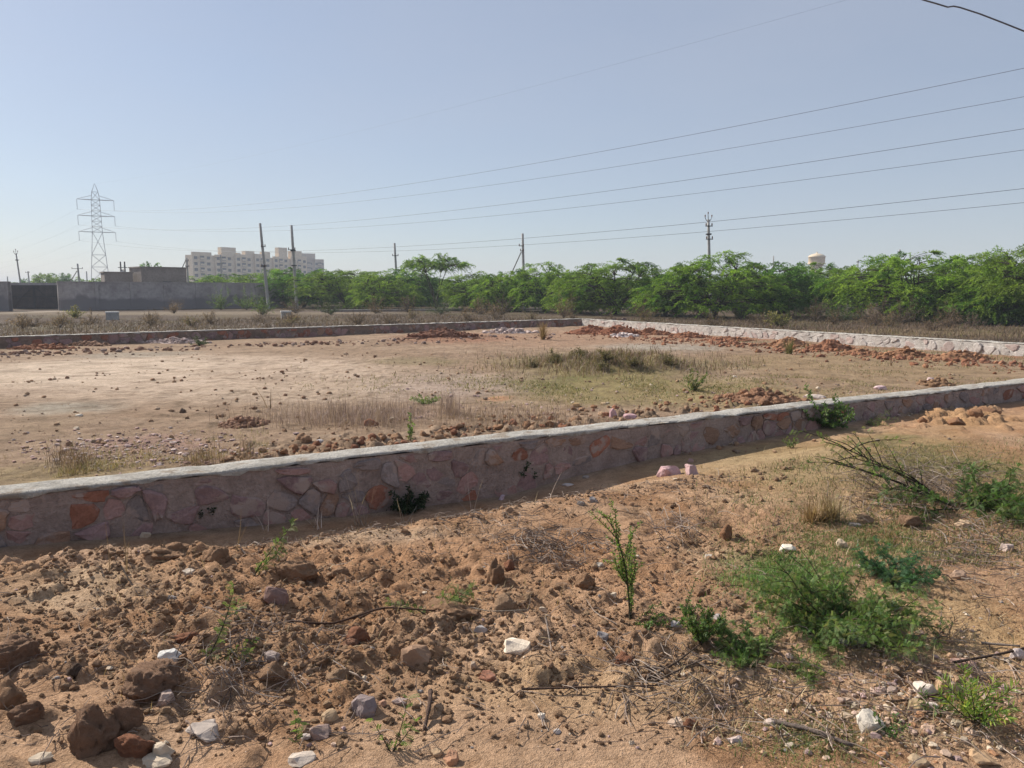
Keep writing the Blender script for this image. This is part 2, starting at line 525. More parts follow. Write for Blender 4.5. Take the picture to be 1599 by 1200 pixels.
# ------------------------------------------------------------------ mesh helpers
class MB:
    def __init__(s):
        s.V = []; s.Q = []; s.T = []; s.K = []; s.n = 0

    def add(s, V, Q=None, T=None, col=None):
        V = np.asarray(V, float)
        if Q is not None and len(Q):
            s.Q.append(np.asarray(Q, np.int64) + s.n)
        if T is not None and len(T):
            s.T.append(np.asarray(T, np.int64) + s.n)
        s.V.append(V)
        if col is None:
            col = (.5, .5, .5)
        col = np.asarray(col, float)
        if col.ndim == 1:
            col = np.tile(col, (len(V), 1))
        s.K.append(col)
        s.n += len(V)

    def mesh(s, name, mat, smooth=False, col=True):
        me = bpy.data.meshes.new(name)
        if not s.V:
            return me
        V = np.concatenate(s.V)
        Q = np.concatenate(s.Q) if s.Q else np.zeros((0, 4), np.int64)
        T = np.concatenate(s.T) if s.T else np.zeros((0, 3), np.int64)
        me.vertices.add(len(V)); me.vertices.foreach_set('co', V.ravel())
        li = np.concatenate([Q.ravel(), T.ravel()])
        me.loops.add(len(li)); me.loops.foreach_set('vertex_index', li.astype(np.int32))
        me.polygons.add(len(Q) + len(T))
        st = np.concatenate([np.arange(len(Q)) * 4, len(Q) * 4 + np.arange(len(T)) * 3])
        me.polygons.foreach_set('loop_start', st.astype(np.int32))
        me.polygons.foreach_set('use_smooth', np.full(len(st), bool(smooth)))
        if col:
            K = np.concatenate(s.K)
            at_ = me.color_attributes.new('col', 'FLOAT_COLOR', 'POINT')
            at_.data.foreach_set('color', np.concatenate([K, np.ones((len(K), 1))], 1).ravel())
        me.update(calc_edges=True)
        me.validate()
        me.materials.append(mat)
        return me

    def obj(s, name, mat, parent=None, smooth=False, col=True):
        o = bpy.data.objects.new(name, s.mesh(name, mat, smooth, col))
        C.objects.link(o)
        if parent is not None:
            o.parent = parent
        return o

    # shapes
    def box(s, c, size, rz=0.0, col=None, rx=0.0):
        hx, hy, hz = (k / 2 for k in size)
        P = np.array([(sx * hx, sy * hy, sz * hz) for sz in (-1, 1) for sy in (-1, 1) for sx in (-1, 1)])
        if rx:
            ca, sa = math.cos(rx), math.sin(rx)
            P = np.stack([P[:, 0], P[:, 1] * ca - P[:, 2] * sa, P[:, 1] * sa + P[:, 2] * ca], 1)
        ca, sa = math.cos(rz), math.sin(rz)
        P = np.stack([P[:, 0] * ca - P[:, 1] * sa, P[:, 0] * sa + P[:, 1] * ca, P[:, 2]], 1) + np.asarray(c)
        s.add(P, [(0, 2, 3, 1), (4, 5, 7, 6), (0, 1, 5, 4), (2, 6, 7, 3), (0, 4, 6, 2), (1, 3, 7, 5)], col=col)

    def tube(s, pts, rad, n=5, col=None, cap=True):
        P = np.asarray(pts, float)
        m = len(P)
        r = np.full(m, rad) if np.isscalar(rad) else np.asarray(rad, float)
        d = np.gradient(P, axis=0)
        d /= np.linalg.norm(d, axis=1, keepdims=True) + 1e-9
        ref = np.where(np.abs(d[:, 2:3]) > .92, np.array([[1., 0, 0]]), np.array([[0, 0, 1.]]))
        a = np.cross(d, ref); a /= np.linalg.norm(a, axis=1, keepdims=True) + 1e-9
        b = np.cross(d, a)
        th = np.arange(n) / n * 2 * math.pi
        ring = P[:, None, :] + r[:, None, None] * (np.cos(th)[None, :, None] * a[:, None, :] + np.sin(th)[None, :, None] * b[:, None, :])
        V = ring.reshape(-1, 3)
        i = np.arange(m - 1)[:, None] * n; j = np.arange(n)[None, :]; k = (j + 1) % n
        Q = np.stack([i + j, i + k, i + n + k, i + n + j], -1).reshape(-1, 4)
        T = []
        if cap:
            for e in (0, m - 1):
                o = e * n
                T += [(o, o + q, o + q + 1) for q in range(1, n - 1)]
        s.add(V, Q, T, col)

    def leaves(s, pos, dr, ln, wd_, col, seed=0, up=None):
        """diamond leaves (vectorised)"""
        r_ = np.random.default_rng(seed)
        n = len(pos)
        d = dr / (np.linalg.norm(dr, axis=1, keepdims=True) + 1e-9)
        ref = r_.normal(size=(n, 3)) * .8 + np.array((0, 0, 1.0)) if up is None else up
        sd = np.cross(d, ref); sd /= np.linalg.norm(sd, axis=1, keepdims=True) + 1e-9
        ln = np.broadcast_to(np.asarray(ln, float), (n,))[:, None]; w = np.broadcast_to(np.asarray(wd_, float), (n,))[:, None]
        V = np.stack([pos, pos + d * ln * .5 + sd * w * .5, pos + d * ln, pos + d * ln * .5 - sd * w * .5], 1).reshape(-1, 3)
        Q = np.arange(4 * n).reshape(-1, 4)
        s.add(V, Q, None, np.repeat(col, 4, axis=0) if np.ndim(col) == 2 else col)


def thing(name, label, cat, loc=(0, 0, 0), rz=0.0, group=None):
    o = bpy.data.objects.new(name, None)
    o.empty_display_size = .2
    o.location = loc; o.rotation_euler = (0, 0, rz)
    C.objects.link(o)
    tag(o, label, cat, group)
    return o


def tag(o, label, cat, group=None):
    o['label'] = label; o['category'] = cat
    if group:
        o['group'] = group
    return o


def stuff(o, label, cat):
    o['kind'] = 'stuff'; o['label'] = label; o['category'] = cat
    return o


def copy_tree(o, parent=None):
    c = o.copy(); C.objects.link(c)
    c.parent = parent
    for ch in list(o.children):
        copy_tree(ch, c)
    return c


def link_mesh(name, me, parent=None):
    o = bpy.data.objects.new(name, me)
    C.objects.link(o)
    if parent is not None:
        o.parent = parent
    return o


# ------------------------------------------------------------------ ground colours
def rgb(*c):
    return np.array(c, float)


COL = np.zeros(XX.shape + (3,)) + rgb(.31, .215, .148)          # plot soil


def lay(w, c):
    global COL
    COL = COL * (1 - w[..., None]) + rgb(*c) * w[..., None]


dist = np.hypot(XX, YY)
lay(.5 + .5 * sm(-.2, .4, fbm(XX * .35, YY * .35, 41, 4)), (.37, .27, .195))
lay(.55 * sm(.05, .5, fbm(XX * .8, YY * .8, 42, 4)), (.24, .165, .115))
lay(.6 * sm(.1, .45, fbm(XX * 1.9, YY * 1.9, 43, 4)), (.21, .145, .10))
lay(.5 * sm(.12, .45, fbm(XX * 1.4 + 9, YY * 1.4, 44, 4)), (.42, .32, .24))
# plot patches
lay(.5 * (VV < 0) * sm(.05, .35, fbm(XX * .45, YY * 1.7, 48, 4)), (.25, .175, .12))  # dark streaks: shadows of small relief put into the soil colour
lay(.9 * ellw(250, 588, 900, 75, .6, 51), (.54, .43, .345))
lay(.30 * (VV < 0) * sm(.08, .3, fbm(XX * .6 + 4, YY * 2.2, 49, 4)), (.30, .215, .155))  # more streaks, relief shadow painted over the pale sand
lay(.85 * ellw(150, 575, 420, 45, .6, 52), (.60, .49, .395))
lay(.7 * ellw(520, 610, 420, 40, .6, 53), (.50, .395, .31))
lay(.75 * ellw(210, 553, 200, 14, .6, 54), (.34, .30, .25))
lay(.8 * ellw(110, 632, 190, 22, .6, 55), (.36, .33, .28))
lay(.6 * ellw(720, 600, 330, 45, .6, 56), (.45, .36, .315))
lay(.75 * ellw(960, 585, 480, 75, .6, 57, .6), (.21, .185, .085))
lay(.8 * ellw(900, 598, 330, 32, .6, 58, .7), (.16, .165, .06))
lay(.7 * ellw(1130, 610, 520, 60, .6, 59, .7), (.30, .235, .12))
lay(.6 * ellw(1400, 580, 480, 70, .6, 60, .7), (.30, .22, .125))
lay(.8 * ellw(1030, 541, 190, 16, .5, 61), (.36, .33, .29))
lay(.7 * ellw(775, 617, 60, 8, .5, 62), (.50, .27, .15))
lay(.7 * ellw(880, 527, 500, 26, .6, 63), (.36, .23, .16))
lay(.7 * ellw(700, 527, 200, 18, .6, 64), (.29, .14, .09))
lay(.6 * ellw(500, 548, 380, 22, .6, 65), (.33, .24, .17))
lay(.6 * ellw(640, 562, 180, 14, .6, 66), (.24, .20, .11))
lay(.75 * ellw(220, 690, 230, 40, .6, 67), (.36, .235, .2))
lay(.6 * ellw(560, 645, 260, 30, .6, 68), (.34, .25, .235))
lay(.6 * ellw(80, 740, 420, 40, .6, 69, .6), (.30, .24, .12))
lay(.6 * ellw(50, 660, 180, 50, .6, 70, .6), (.30, .22, .15))
strip = sm(-1.9, -.5, VV) * (VV < -.1) * sm(-2, 1, UU) * (1 - sm(9, 12, UU))
lay(.8 * strip, (.37, .22, .145))
rs = sm(-2.2, -.5, -np.abs(XX * 0 + (-(XX - FC[0]) * (-rd[1]) - (YY - FC[1]) * rd[0]))) * (VV < 0)
lay(.65 * rs * sm(-.25, .2, fbm(XX * .9, YY * .9, 47, 4)), (.31, .15, .09))
# outside the plot, far side
lu = (XX - LA[0]) * ld[0] + (YY - LA[1]) * ld[1]
lv = -(XX - LA[0]) * ld[1] + (YY - LA[1]) * ld[0]             # > 0 beyond the left far wall
rv = (XX - FC[0]) * (-rd[1]) + (YY - FC[1]) * rd[0]           # > 0 beyond the right far wall
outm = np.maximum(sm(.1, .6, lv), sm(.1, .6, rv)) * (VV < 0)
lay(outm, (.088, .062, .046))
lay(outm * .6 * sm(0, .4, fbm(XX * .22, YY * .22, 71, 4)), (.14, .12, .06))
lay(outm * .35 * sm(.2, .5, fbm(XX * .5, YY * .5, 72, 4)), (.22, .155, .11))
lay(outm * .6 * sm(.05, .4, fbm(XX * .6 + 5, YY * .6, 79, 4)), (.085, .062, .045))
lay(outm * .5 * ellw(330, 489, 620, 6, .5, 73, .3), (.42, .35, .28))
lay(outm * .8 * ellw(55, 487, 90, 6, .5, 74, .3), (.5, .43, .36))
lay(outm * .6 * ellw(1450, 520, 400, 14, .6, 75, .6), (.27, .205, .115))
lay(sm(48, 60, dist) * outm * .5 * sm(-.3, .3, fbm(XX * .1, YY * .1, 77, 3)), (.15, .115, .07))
# soil in front of the near wall
fm = sm(.0, .3, VV)
lay(fm, (.39, .235, .142))
lay(fm * .7 * sm(-.1, .4, fbm(XX * 1.1, YY * 1.1, 81, 4)), (.48, .315, .205))
lay(fm * .7 * sm(.0, .5, fbm(XX * 2.3, YY * 2.3, 82, 4)), (.32, .17, .088))
lay(fm * .75 * ellw(170, 950, 330, 100, .6, 83), (.54, .39, .26))
lay(fm * .6 * ellw(130, 880, 300, 80, .6, 84), (.46, .31, .215))
lay(fm * .7 * ellw(560, 850, 420, 45, .6, 85), (.50, .36, .25))
lay(fm * .6 * ellw(1130, 890, 170, 50, .6, 86), (.53, .37, .235))
lay(fm * .55 * ellw(1000, 1120, 700, 120, .6, 87), (.46, .305, .175))
lay(fm * .6 * ellw(1480, 1030, 330, 200, .6, 88), (.45, .31, .165))
lay(fm * .6 * ellw(640, 940, 900, 160, .7, 89, .7), (.36, .19, .10))
lay(fm * .65 * ellw(1350, 740, 620, 150, .7, 90, .7), (.31, .225, .105))
lay(fm * .7 * ellw(1220, 915, 170, 70, .6, 98, 1.2), (.15, .165, .055))
lay(fm * .6 * ellw(1500, 760, 260, 150, .6, 99, 1.2), (.15, .14, .06))
lay(fm * .5 * ellw(1180, 740, 420, 90, .7, 92, .7), (.40, .29, .17))
lay(fm * .5 * ellw(1510, 665, 220, 50, .6, 91), (.50, .29, .14))
lay(.3 * (VV < 0) * (dist < 45) * sm(.12, .4, fbm(XX * 2.6, YY * 2.6, 96, 4)), (.20, .14, .095))
lay(.5 * (VV < 0) * (dist < 45) * sm(.2, .42, fbm(XX * 4.6, YY * 4.6, 97, 3)), (.165, .12, .08))
COL *= (1 + .14 * fbm(XX * 5, YY * 5, 95, 3))[..., None]
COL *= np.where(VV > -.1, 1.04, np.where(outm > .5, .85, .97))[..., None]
COL *= np.where((VV > -.1)[..., None], rgb(1.0, 1.035, 1.03), rgb(1.02, 1.01, .965))
COL = np.clip(COL, .02, .8)

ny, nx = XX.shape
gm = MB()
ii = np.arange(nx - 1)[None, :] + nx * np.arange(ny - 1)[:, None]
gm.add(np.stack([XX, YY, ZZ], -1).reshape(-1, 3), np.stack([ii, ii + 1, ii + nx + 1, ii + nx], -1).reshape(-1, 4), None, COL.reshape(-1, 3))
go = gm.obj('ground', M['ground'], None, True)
go['kind'] = 'structure'
go['label'] = 'dry brown soil of the plot and the dug earth before the wall'


# ------------------------------------------------------------------ stone walls
def clip_poly(poly, a, b, c):
    """keep a*x+b*y <= c"""
    out = []
    for i in range(len(poly)):
        p = poly[i]; q = poly[(i + 1) % len(poly)]
        dp = a * p[0] + b * p[1] - c; dq = a * q[0] + b * q[1] - c
        if dp <= 0:
            out.append(p)
        if dp * dq < 0:
            t = dp / (dp - dq)
            out.append((p[0] + (q[0] - p[0]) * t, p[1] + (q[1] - p[1]) * t))
    return out


def stone_wall(label, P0, P1, nrm, u_vis, z_low, mort, capm, mats, seed, sw=.25, sh=.165, keep=.85, cells_z0=None, dz=None, limit=298):
    """wall from P0 to P1 whose face looks along nrm; stones as parts in u_vis"""
    r_ = np.random.default_rng(seed)
    P0 = np.asarray(P0); P1 = np.asarray(P1)
    L = np.linalg.norm(P1 - P0); d = (P1 - P0) / L
    rz = math.atan2(d[1], d[0])
    flip = 1.0 if (-d[1] * nrm[0] + d[0] * nrm[1]) < 0 else -1.0     # local -y is the seen face when flip = 1
    root = thing('low_stone_wall', label, 'wall', (P0[0], P0[1], 0), rz)
    f = lambda y: -y * flip          # distance out of the face -> local y
    # core
    st = .06 if L < 30 else .12
    us = np.linspace(0, L, int(L / st)); zs = np.linspace(z_low, WALL_TOP - .03, 10)
    U_, Z_ = np.meshgrid(us, zs)
    off = .016 * fbm(U_ * 3, Z_ * 3, seed, 4) + .012 * fbm(U_ * 14, Z_ * 14, seed + 3, 3)
    m = MB()
    k = np.arange(len(us) - 1)[None, :] + len(us) * np.arange(len(zs) - 1)[:, None]
    Q = np.stack([k, k + 1, k + len(us) + 1, k + len(us)], -1).reshape(-1, 4)
    m.add(np.stack([U_, f(off), Z_], -1).reshape(-1, 3), Q if flip > 0 else Q[:, ::-1])
    m.add(np.stack([U_, f(-WALL_T - off), Z_], -1).reshape(-1, 3), Q[:, ::-1] if flip > 0 else Q)
    for u0 in (0, L):
        m.add([(u0, f(0), z_low), (u0, f(-WALL_T), z_low), (u0, f(-WALL_T), WALL_TOP - .03), (u0, f(0), WALL_TOP - .03)], [(0, 1, 2, 3)])
    m.obj('mortar_core', mort, root, True, False)
    # cement cap with a ragged lower edge
    us = np.linspace(-.005, L + .005, int(L / (.035 if L < 30 else .07)))
    drip = .024 + .040 * fbm(us * 2.6, us * 0 + 1, seed + 5, 4) + .02 * vn(us * 10, us * 0, seed + 6)
    drip = np.clip(drip, .012, .10)
    fo = .014 + .026 * fbm(us * 3.4, us * 0 + 4, seed + 7, 4)
    bo = .014 + .026 * fbm(us * 3.2, us * 0 + 8, seed + 8, 4)
    tz = .015 * fbm(us * 2.8, us * 0 + 3, seed + 9, 4)
    rows = [(f(fo * .6), WALL_TOP - drip), (f(fo), WALL_TOP - .018 + tz), (f(fo * .4 - .012), WALL_TOP + tz)]
    for q in (.2, .4, .6, .8):
        rows.append((f(-WALL_T * q) + 0 * us, WALL_TOP + .004 + tz + .016 * fbm(us * 7, us * 0 + q * 20, seed + 10, 4)))
    rows += [(f(-WALL_T - bo * .4 + .012), WALL_TOP + tz), (f(-WALL_T - bo), WALL_TOP - .018 + tz), (f(-WALL_T - bo * .6), WALL_TOP - drip)]
    V = np.stack([np.stack([us, a + 0 * us, b + 0 * us], -1) for a, b in rows]).reshape(-1, 3)
    nu = len(us)
    k = np.arange(nu - 1)[None, :] + nu * np.arange(len(rows) - 1)[:, None]
    Q = np.stack([k, k + 1, k + nu + 1, k + nu], -1).reshape(-1, 4)
    m = MB(); m.add(V, Q if flip > 0 else Q[:, ::-1])
    for e in (0, nu - 1):
        idx = np.arange(len(rows)) * nu + e
        m.T.append(np.array([(idx[0], idx[q], idx[q + 1]) for q in range(1, len(rows) - 1)]))
    m.obj('cement_cap', capm, root, True, False)
    # stones of the face
    z0 = cells_z0 if cells_z0 is not None else z_low
    seeds = []
    z = z0 - sh
    row = 0
    while z < WALL_TOP + sh:
        u = u_vis[0] - sw + (row % 2) * sw * .5
        while u < u_vis[1] + sw:
            seeds.append((u + r_.uniform(-.36, .36) * sw, z + r_.uniform(-.36, .36) * sh))
            u += sw * r_.choice([.7, .85, 1.0, 1.25, 1.5])
        z += sh; row += 1
    sd = np.array(seeds)
    cnt = 0
    order = np.argsort(sd[:, 0])
    for i in order:
        p = sd[i]
        if p[0] < u_vis[0] or p[0] > u_vis[1] or p[1] < z0 - .05 or p[1] > WALL_TOP - .02:
            continue
        if dz is not None and p[1] < dz(p[0]) - .06:
            continue
        if r_.random() > keep or cnt >= limit:
            continue
        poly = [(p[0] - sw, p[1] - sh * 1.1), (p[0] + sw, p[1] - sh * 1.1), (p[0] + sw, p[1] + sh * 1.1), (p[0] - sw, p[1] + sh * 1.1)]
        dd = np.hypot(sd[:, 0] - p[0], (sd[:, 1] - p[1]))
        for j in np.argsort(dd)[1:14]:
            q = sd[j]
            a, b = q[0] - p[0], q[1] - p[1]
            poly = clip_poly(poly, a, b, (q[0] ** 2 + q[1] ** 2 - p[0] ** 2 - p[1] ** 2) / 2)
            if len(poly) < 3:
                break
        poly = clip_poly(poly, 0, 1, WALL_TOP - .045)
        if len(poly) < 3:
            continue
        poly = np.array(poly)
        c = poly.mean(0)
        gap = r_.uniform(.006, .018)
        size = np.linalg.norm(poly - c, axis=1)
        poly = c + (poly - c) * np.clip(1 - gap / np.maximum(size, .02), .4, 1)[:, None]
        nxt = np.roll(poly, -1, 0)
        poly = np.stack([poly * .74 + nxt * .26, poly * .26 + nxt * .74], 1).reshape(-1, 2)   # rounded corners
        poly += r_.normal(0, .007, poly.shape)
        n = len(poly)
        pr = r_.uniform(-.004, .024) if r_.random() > .18 else r_.uniform(.026, .042)
        tilt = r_.normal(0, .05, 2)
        pf = c + (poly - c) * .84
        yf = pr + (pf - c) @ tilt + r_.normal(0, .004, n)
        V = [(q[0] - c[0], f(-.035), q[1] - c[1]) for q in poly] + [(q[0] - c[0], f(pr * .55), q[1] - c[1]) for q in poly] + \
            [(q[0] - c[0], f(y), q[1] - c[1]) for q, y in zip(pf, yf)] + [(0, f(pr + .004), 0)]
        Q = [(i_, (i_ + 1) % n, n + (i_ + 1) % n, n + i_) for i_ in range(n)] + [(n + i_, n + (i_ + 1) % n, 2 * n + (i_ + 1) % n, 2 * n + i_) for i_ in range(n)]
        T = [(2 * n + i_, 2 * n + (i_ + 1) % n, 3 * n) for i_ in range(n)]
        if flip < 0:
            Q = [t[::-1] for t in Q]; T = [t[::-1] for t in T]
        m = MB(); m.add(V, Q, T)
        o = m.obj('stone', mats[int(r_.integers(len(mats)))], root, False, False)
        o.location = (c[0], 0, c[1])
        cnt += 1
    # dark tubes on the mortar face, shade inside cracks given as colour
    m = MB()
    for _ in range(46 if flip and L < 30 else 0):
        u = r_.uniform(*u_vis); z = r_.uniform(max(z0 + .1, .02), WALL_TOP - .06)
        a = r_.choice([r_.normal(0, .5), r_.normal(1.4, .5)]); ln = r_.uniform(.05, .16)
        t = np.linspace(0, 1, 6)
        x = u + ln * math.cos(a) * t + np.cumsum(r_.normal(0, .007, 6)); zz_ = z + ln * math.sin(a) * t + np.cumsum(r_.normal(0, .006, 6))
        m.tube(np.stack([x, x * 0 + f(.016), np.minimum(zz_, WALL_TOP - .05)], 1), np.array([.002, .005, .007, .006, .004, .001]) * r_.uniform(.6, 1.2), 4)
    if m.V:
        o = m.obj('crack_shade_lines', M['crack_shade'], root, False, False); o['kind'] = 'stuff'
    return root


N0 = NA - wd * 6.0
u_off = 6.0
stone_wall('nearest low rubble wall with pale cement top, its pink and mauve stones in shade', N0, NC, nd, (4.6, 6 + 15.2), -.75, M['mortar'], M['cap'],
           [M['st_mauve'], M['st_mauve'], M['st_mauve'], M['st_red'], M['st_pink'], M['st_pink'], M['st_grey'], M['st_grey'], M['st_tan']], 5, .235, .155, .74, -.28,
           lambda u: np.interp(u - u_off, U_S, Z_S))
L0 = LA - ld * 8
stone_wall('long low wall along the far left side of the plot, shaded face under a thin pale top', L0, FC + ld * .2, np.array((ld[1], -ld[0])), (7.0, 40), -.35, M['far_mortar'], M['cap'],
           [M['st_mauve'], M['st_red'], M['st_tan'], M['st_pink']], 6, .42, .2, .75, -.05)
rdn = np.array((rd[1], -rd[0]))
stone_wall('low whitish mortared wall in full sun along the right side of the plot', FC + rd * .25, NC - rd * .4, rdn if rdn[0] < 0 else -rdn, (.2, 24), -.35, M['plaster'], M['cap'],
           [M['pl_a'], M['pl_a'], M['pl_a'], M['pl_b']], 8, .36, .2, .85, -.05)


# ------------------------------------------------------------------ rocks and clods
def rock_arrays(seed, kind):
    r_ = np.random.default_rng(seed)
    bm = bmesh.new()
    if kind == 'stone':                       # angular broken stone
        pts = r_.normal(size=(20, 3)); pts /= np.linalg.norm(pts, axis=1, keepdims=True)
        pts *= r_.uniform(.68, 1.08, (20, 1))
        tl = r_.normal(0, .14, 2)
        pts[:, 2] = np.minimum(pts[:, 2], .5 + pts[:, :2] @ tl)     # broken flat top
        for p in pts:
            bm.verts.new(p)
        bmesh.ops.convex_hull(bm, input=bm.verts)
        bmesh.ops.delete(bm, geom=[v for v in bm.verts if not v.link_faces], context='VERTS')
        bmesh.ops.dissolve_limit(bm, angle_limit=R(16), verts=bm.verts, edges=bm.edges)
        bmesh.ops.bevel(bm, geom=list(bm.edges), offset=.05, segments=1, affect='EDGES', profile=.5, clamp_overlap=True)
        bmesh.ops.triangulate(bm, faces=bm.faces)
        bmesh.ops.subdivide_edges(bm, edges=list(bm.edges), cuts=2, use_grid_fill=True)
        bmesh.ops.triangulate(bm, faces=bm.faces)
        V = np.array([v.co[:] for v in bm.verts])
        V += .035 * np.stack([vn(V[:, 0] * 11 + 3, V[:, 1] * 11 + V[:, 2] * 7, seed + 5), vn(V[:, 1] * 11, V[:, 2] * 11 + V[:, 0] * 5, seed + 6), vn(V[:, 2] * 11, V[:, 0] * 11 + V[:, 1] * 3, seed + 7)], 1)
        V += .07 * np.stack([vn(V[:, 0] * 4 + 7, V[:, 1] * 4 + V[:, 2] * 3, seed), vn(V[:, 1] * 4, V[:, 2] * 4 + V[:, 0] * 3, seed + 1), vn(V[:, 2] * 4, V[:, 0] * 4 + V[:, 1], seed + 2)], 1)
    else:
        bmesh.ops.create_icosphere(bm, subdivisions=kind if isinstance(kind, int) else 4, radius=1)
        V = np.array([v.co[:] for v in bm.verts])
        o = r_.uniform(0, 50, 3)
        # planar breaks give the clod facets
        for _ in range(9):
            nrm = r_.normal(size=3); nrm /= np.linalg.norm(nrm)
            h = r_.uniform(.5, .92)
            dd = V @ nrm - h
            V = V - np.where(dd > 0, dd * .8, 0)[:, None] * nrm
        rr = 1 + .20 * (vn(V[:, 0] * 1.8 + o[0], V[:, 1] * 1.8 + V[:, 2] * 1.3, seed)) + .13 * vn(V[:, 1] * 4 + o[1] + V[:, 0], V[:, 2] * 4, seed + 1) \
            + .08 * vn(V[:, 2] * 8 + o[2] + V[:, 1] * 2, V[:, 0] * 8 + V[:, 1] * 3, seed + 2) + .05 * vn(V[:, 0] * 31 + V[:, 1] * 9, V[:, 1] * 31 + V[:, 2] * 19, seed + 4) + .045 * vn(V[:, 0] * 17 + V[:, 2] * 5, V[:, 1] * 17 + V[:, 2] * 9, seed + 3)
        V = V * rr[:, None]
    bm.verts.ensure_lookup_table(); bm.verts.index_update()
    T = np.array([[v.index for v in f.verts] for f in bm.faces])
    bm.free()
    return V, T


LIB = {}


def lib(kind, i):
    k = (kind, i)
    if k not in LIB:
        LIB[k] = rock_arrays(900 + 17 * i, kind)
    return LIB[k]


def put_rock(px, py, w, h, kind, col, label, name=None, cat=None, group=None, flat=None, i=None, sink=.38, yaw=None, deep=None, z=None):
    """px,py = middle of the foot; w,h = size in photo pixels"""
    p = at(px, py)
    if z is None:
        z = gz(p[0], p[1])
    else:
        p = on_plane(px, py, z)
    sc = np.linalg.norm(np.array((p[0], p[1], z)) - np.array((0, 0, EYE))) / FPX
    W, H = w * sc / 2, h * sc / 2
    r_ = random.Random(int(px * 31 + py * 7))
    i = i if i is not None else r_.randrange(9)
    V, T = lib('stone' if kind == 'stone' else 5 if w > 44 else 4 if w > 24 else 3, i)
    D = (deep * sc / 2) if deep else W * r_.uniform(.7, .95)
    Hh = H * (1.25 if kind != 'stone' else 1.4)
    if flat:
        Hh = W * flat; D = W * .8
    a = yaw if yaw is not None else r_.uniform(0, 6.28)
    ca, sa = math.cos(a), math.sin(a)
    V = np.stack([V[:, 0] * ca - V[:, 1] * sa, V[:, 0] * sa + V[:, 1] * ca, V[:, 2]], 1)
    V = V * np.array((W, D, Hh))
    V = V + np.array((0, 0, Hh * (1 - 2 * sink)))
    col = np.array(col)
    g = .12 * vn(V[:, 0] * 30 + i, V[:, 1] * 30 + V[:, 2] * 20, 4)
    K = col[None, :] * (1 + g[:, None])
    m = MB(); m.add(V, None, T, K)
    nm = name or ('stone' if kind == 'stone' else 'earth_clod')
    o = m.obj(nm, M['rock'] if kind == 'stone' else M['clod'], None, kind != 'stone')
    o.location = (p[0], p[1] + D * .5, z)
    tag(o, label, cat or ('stone' if kind == 'stone' else 'clod'), group)
    return o


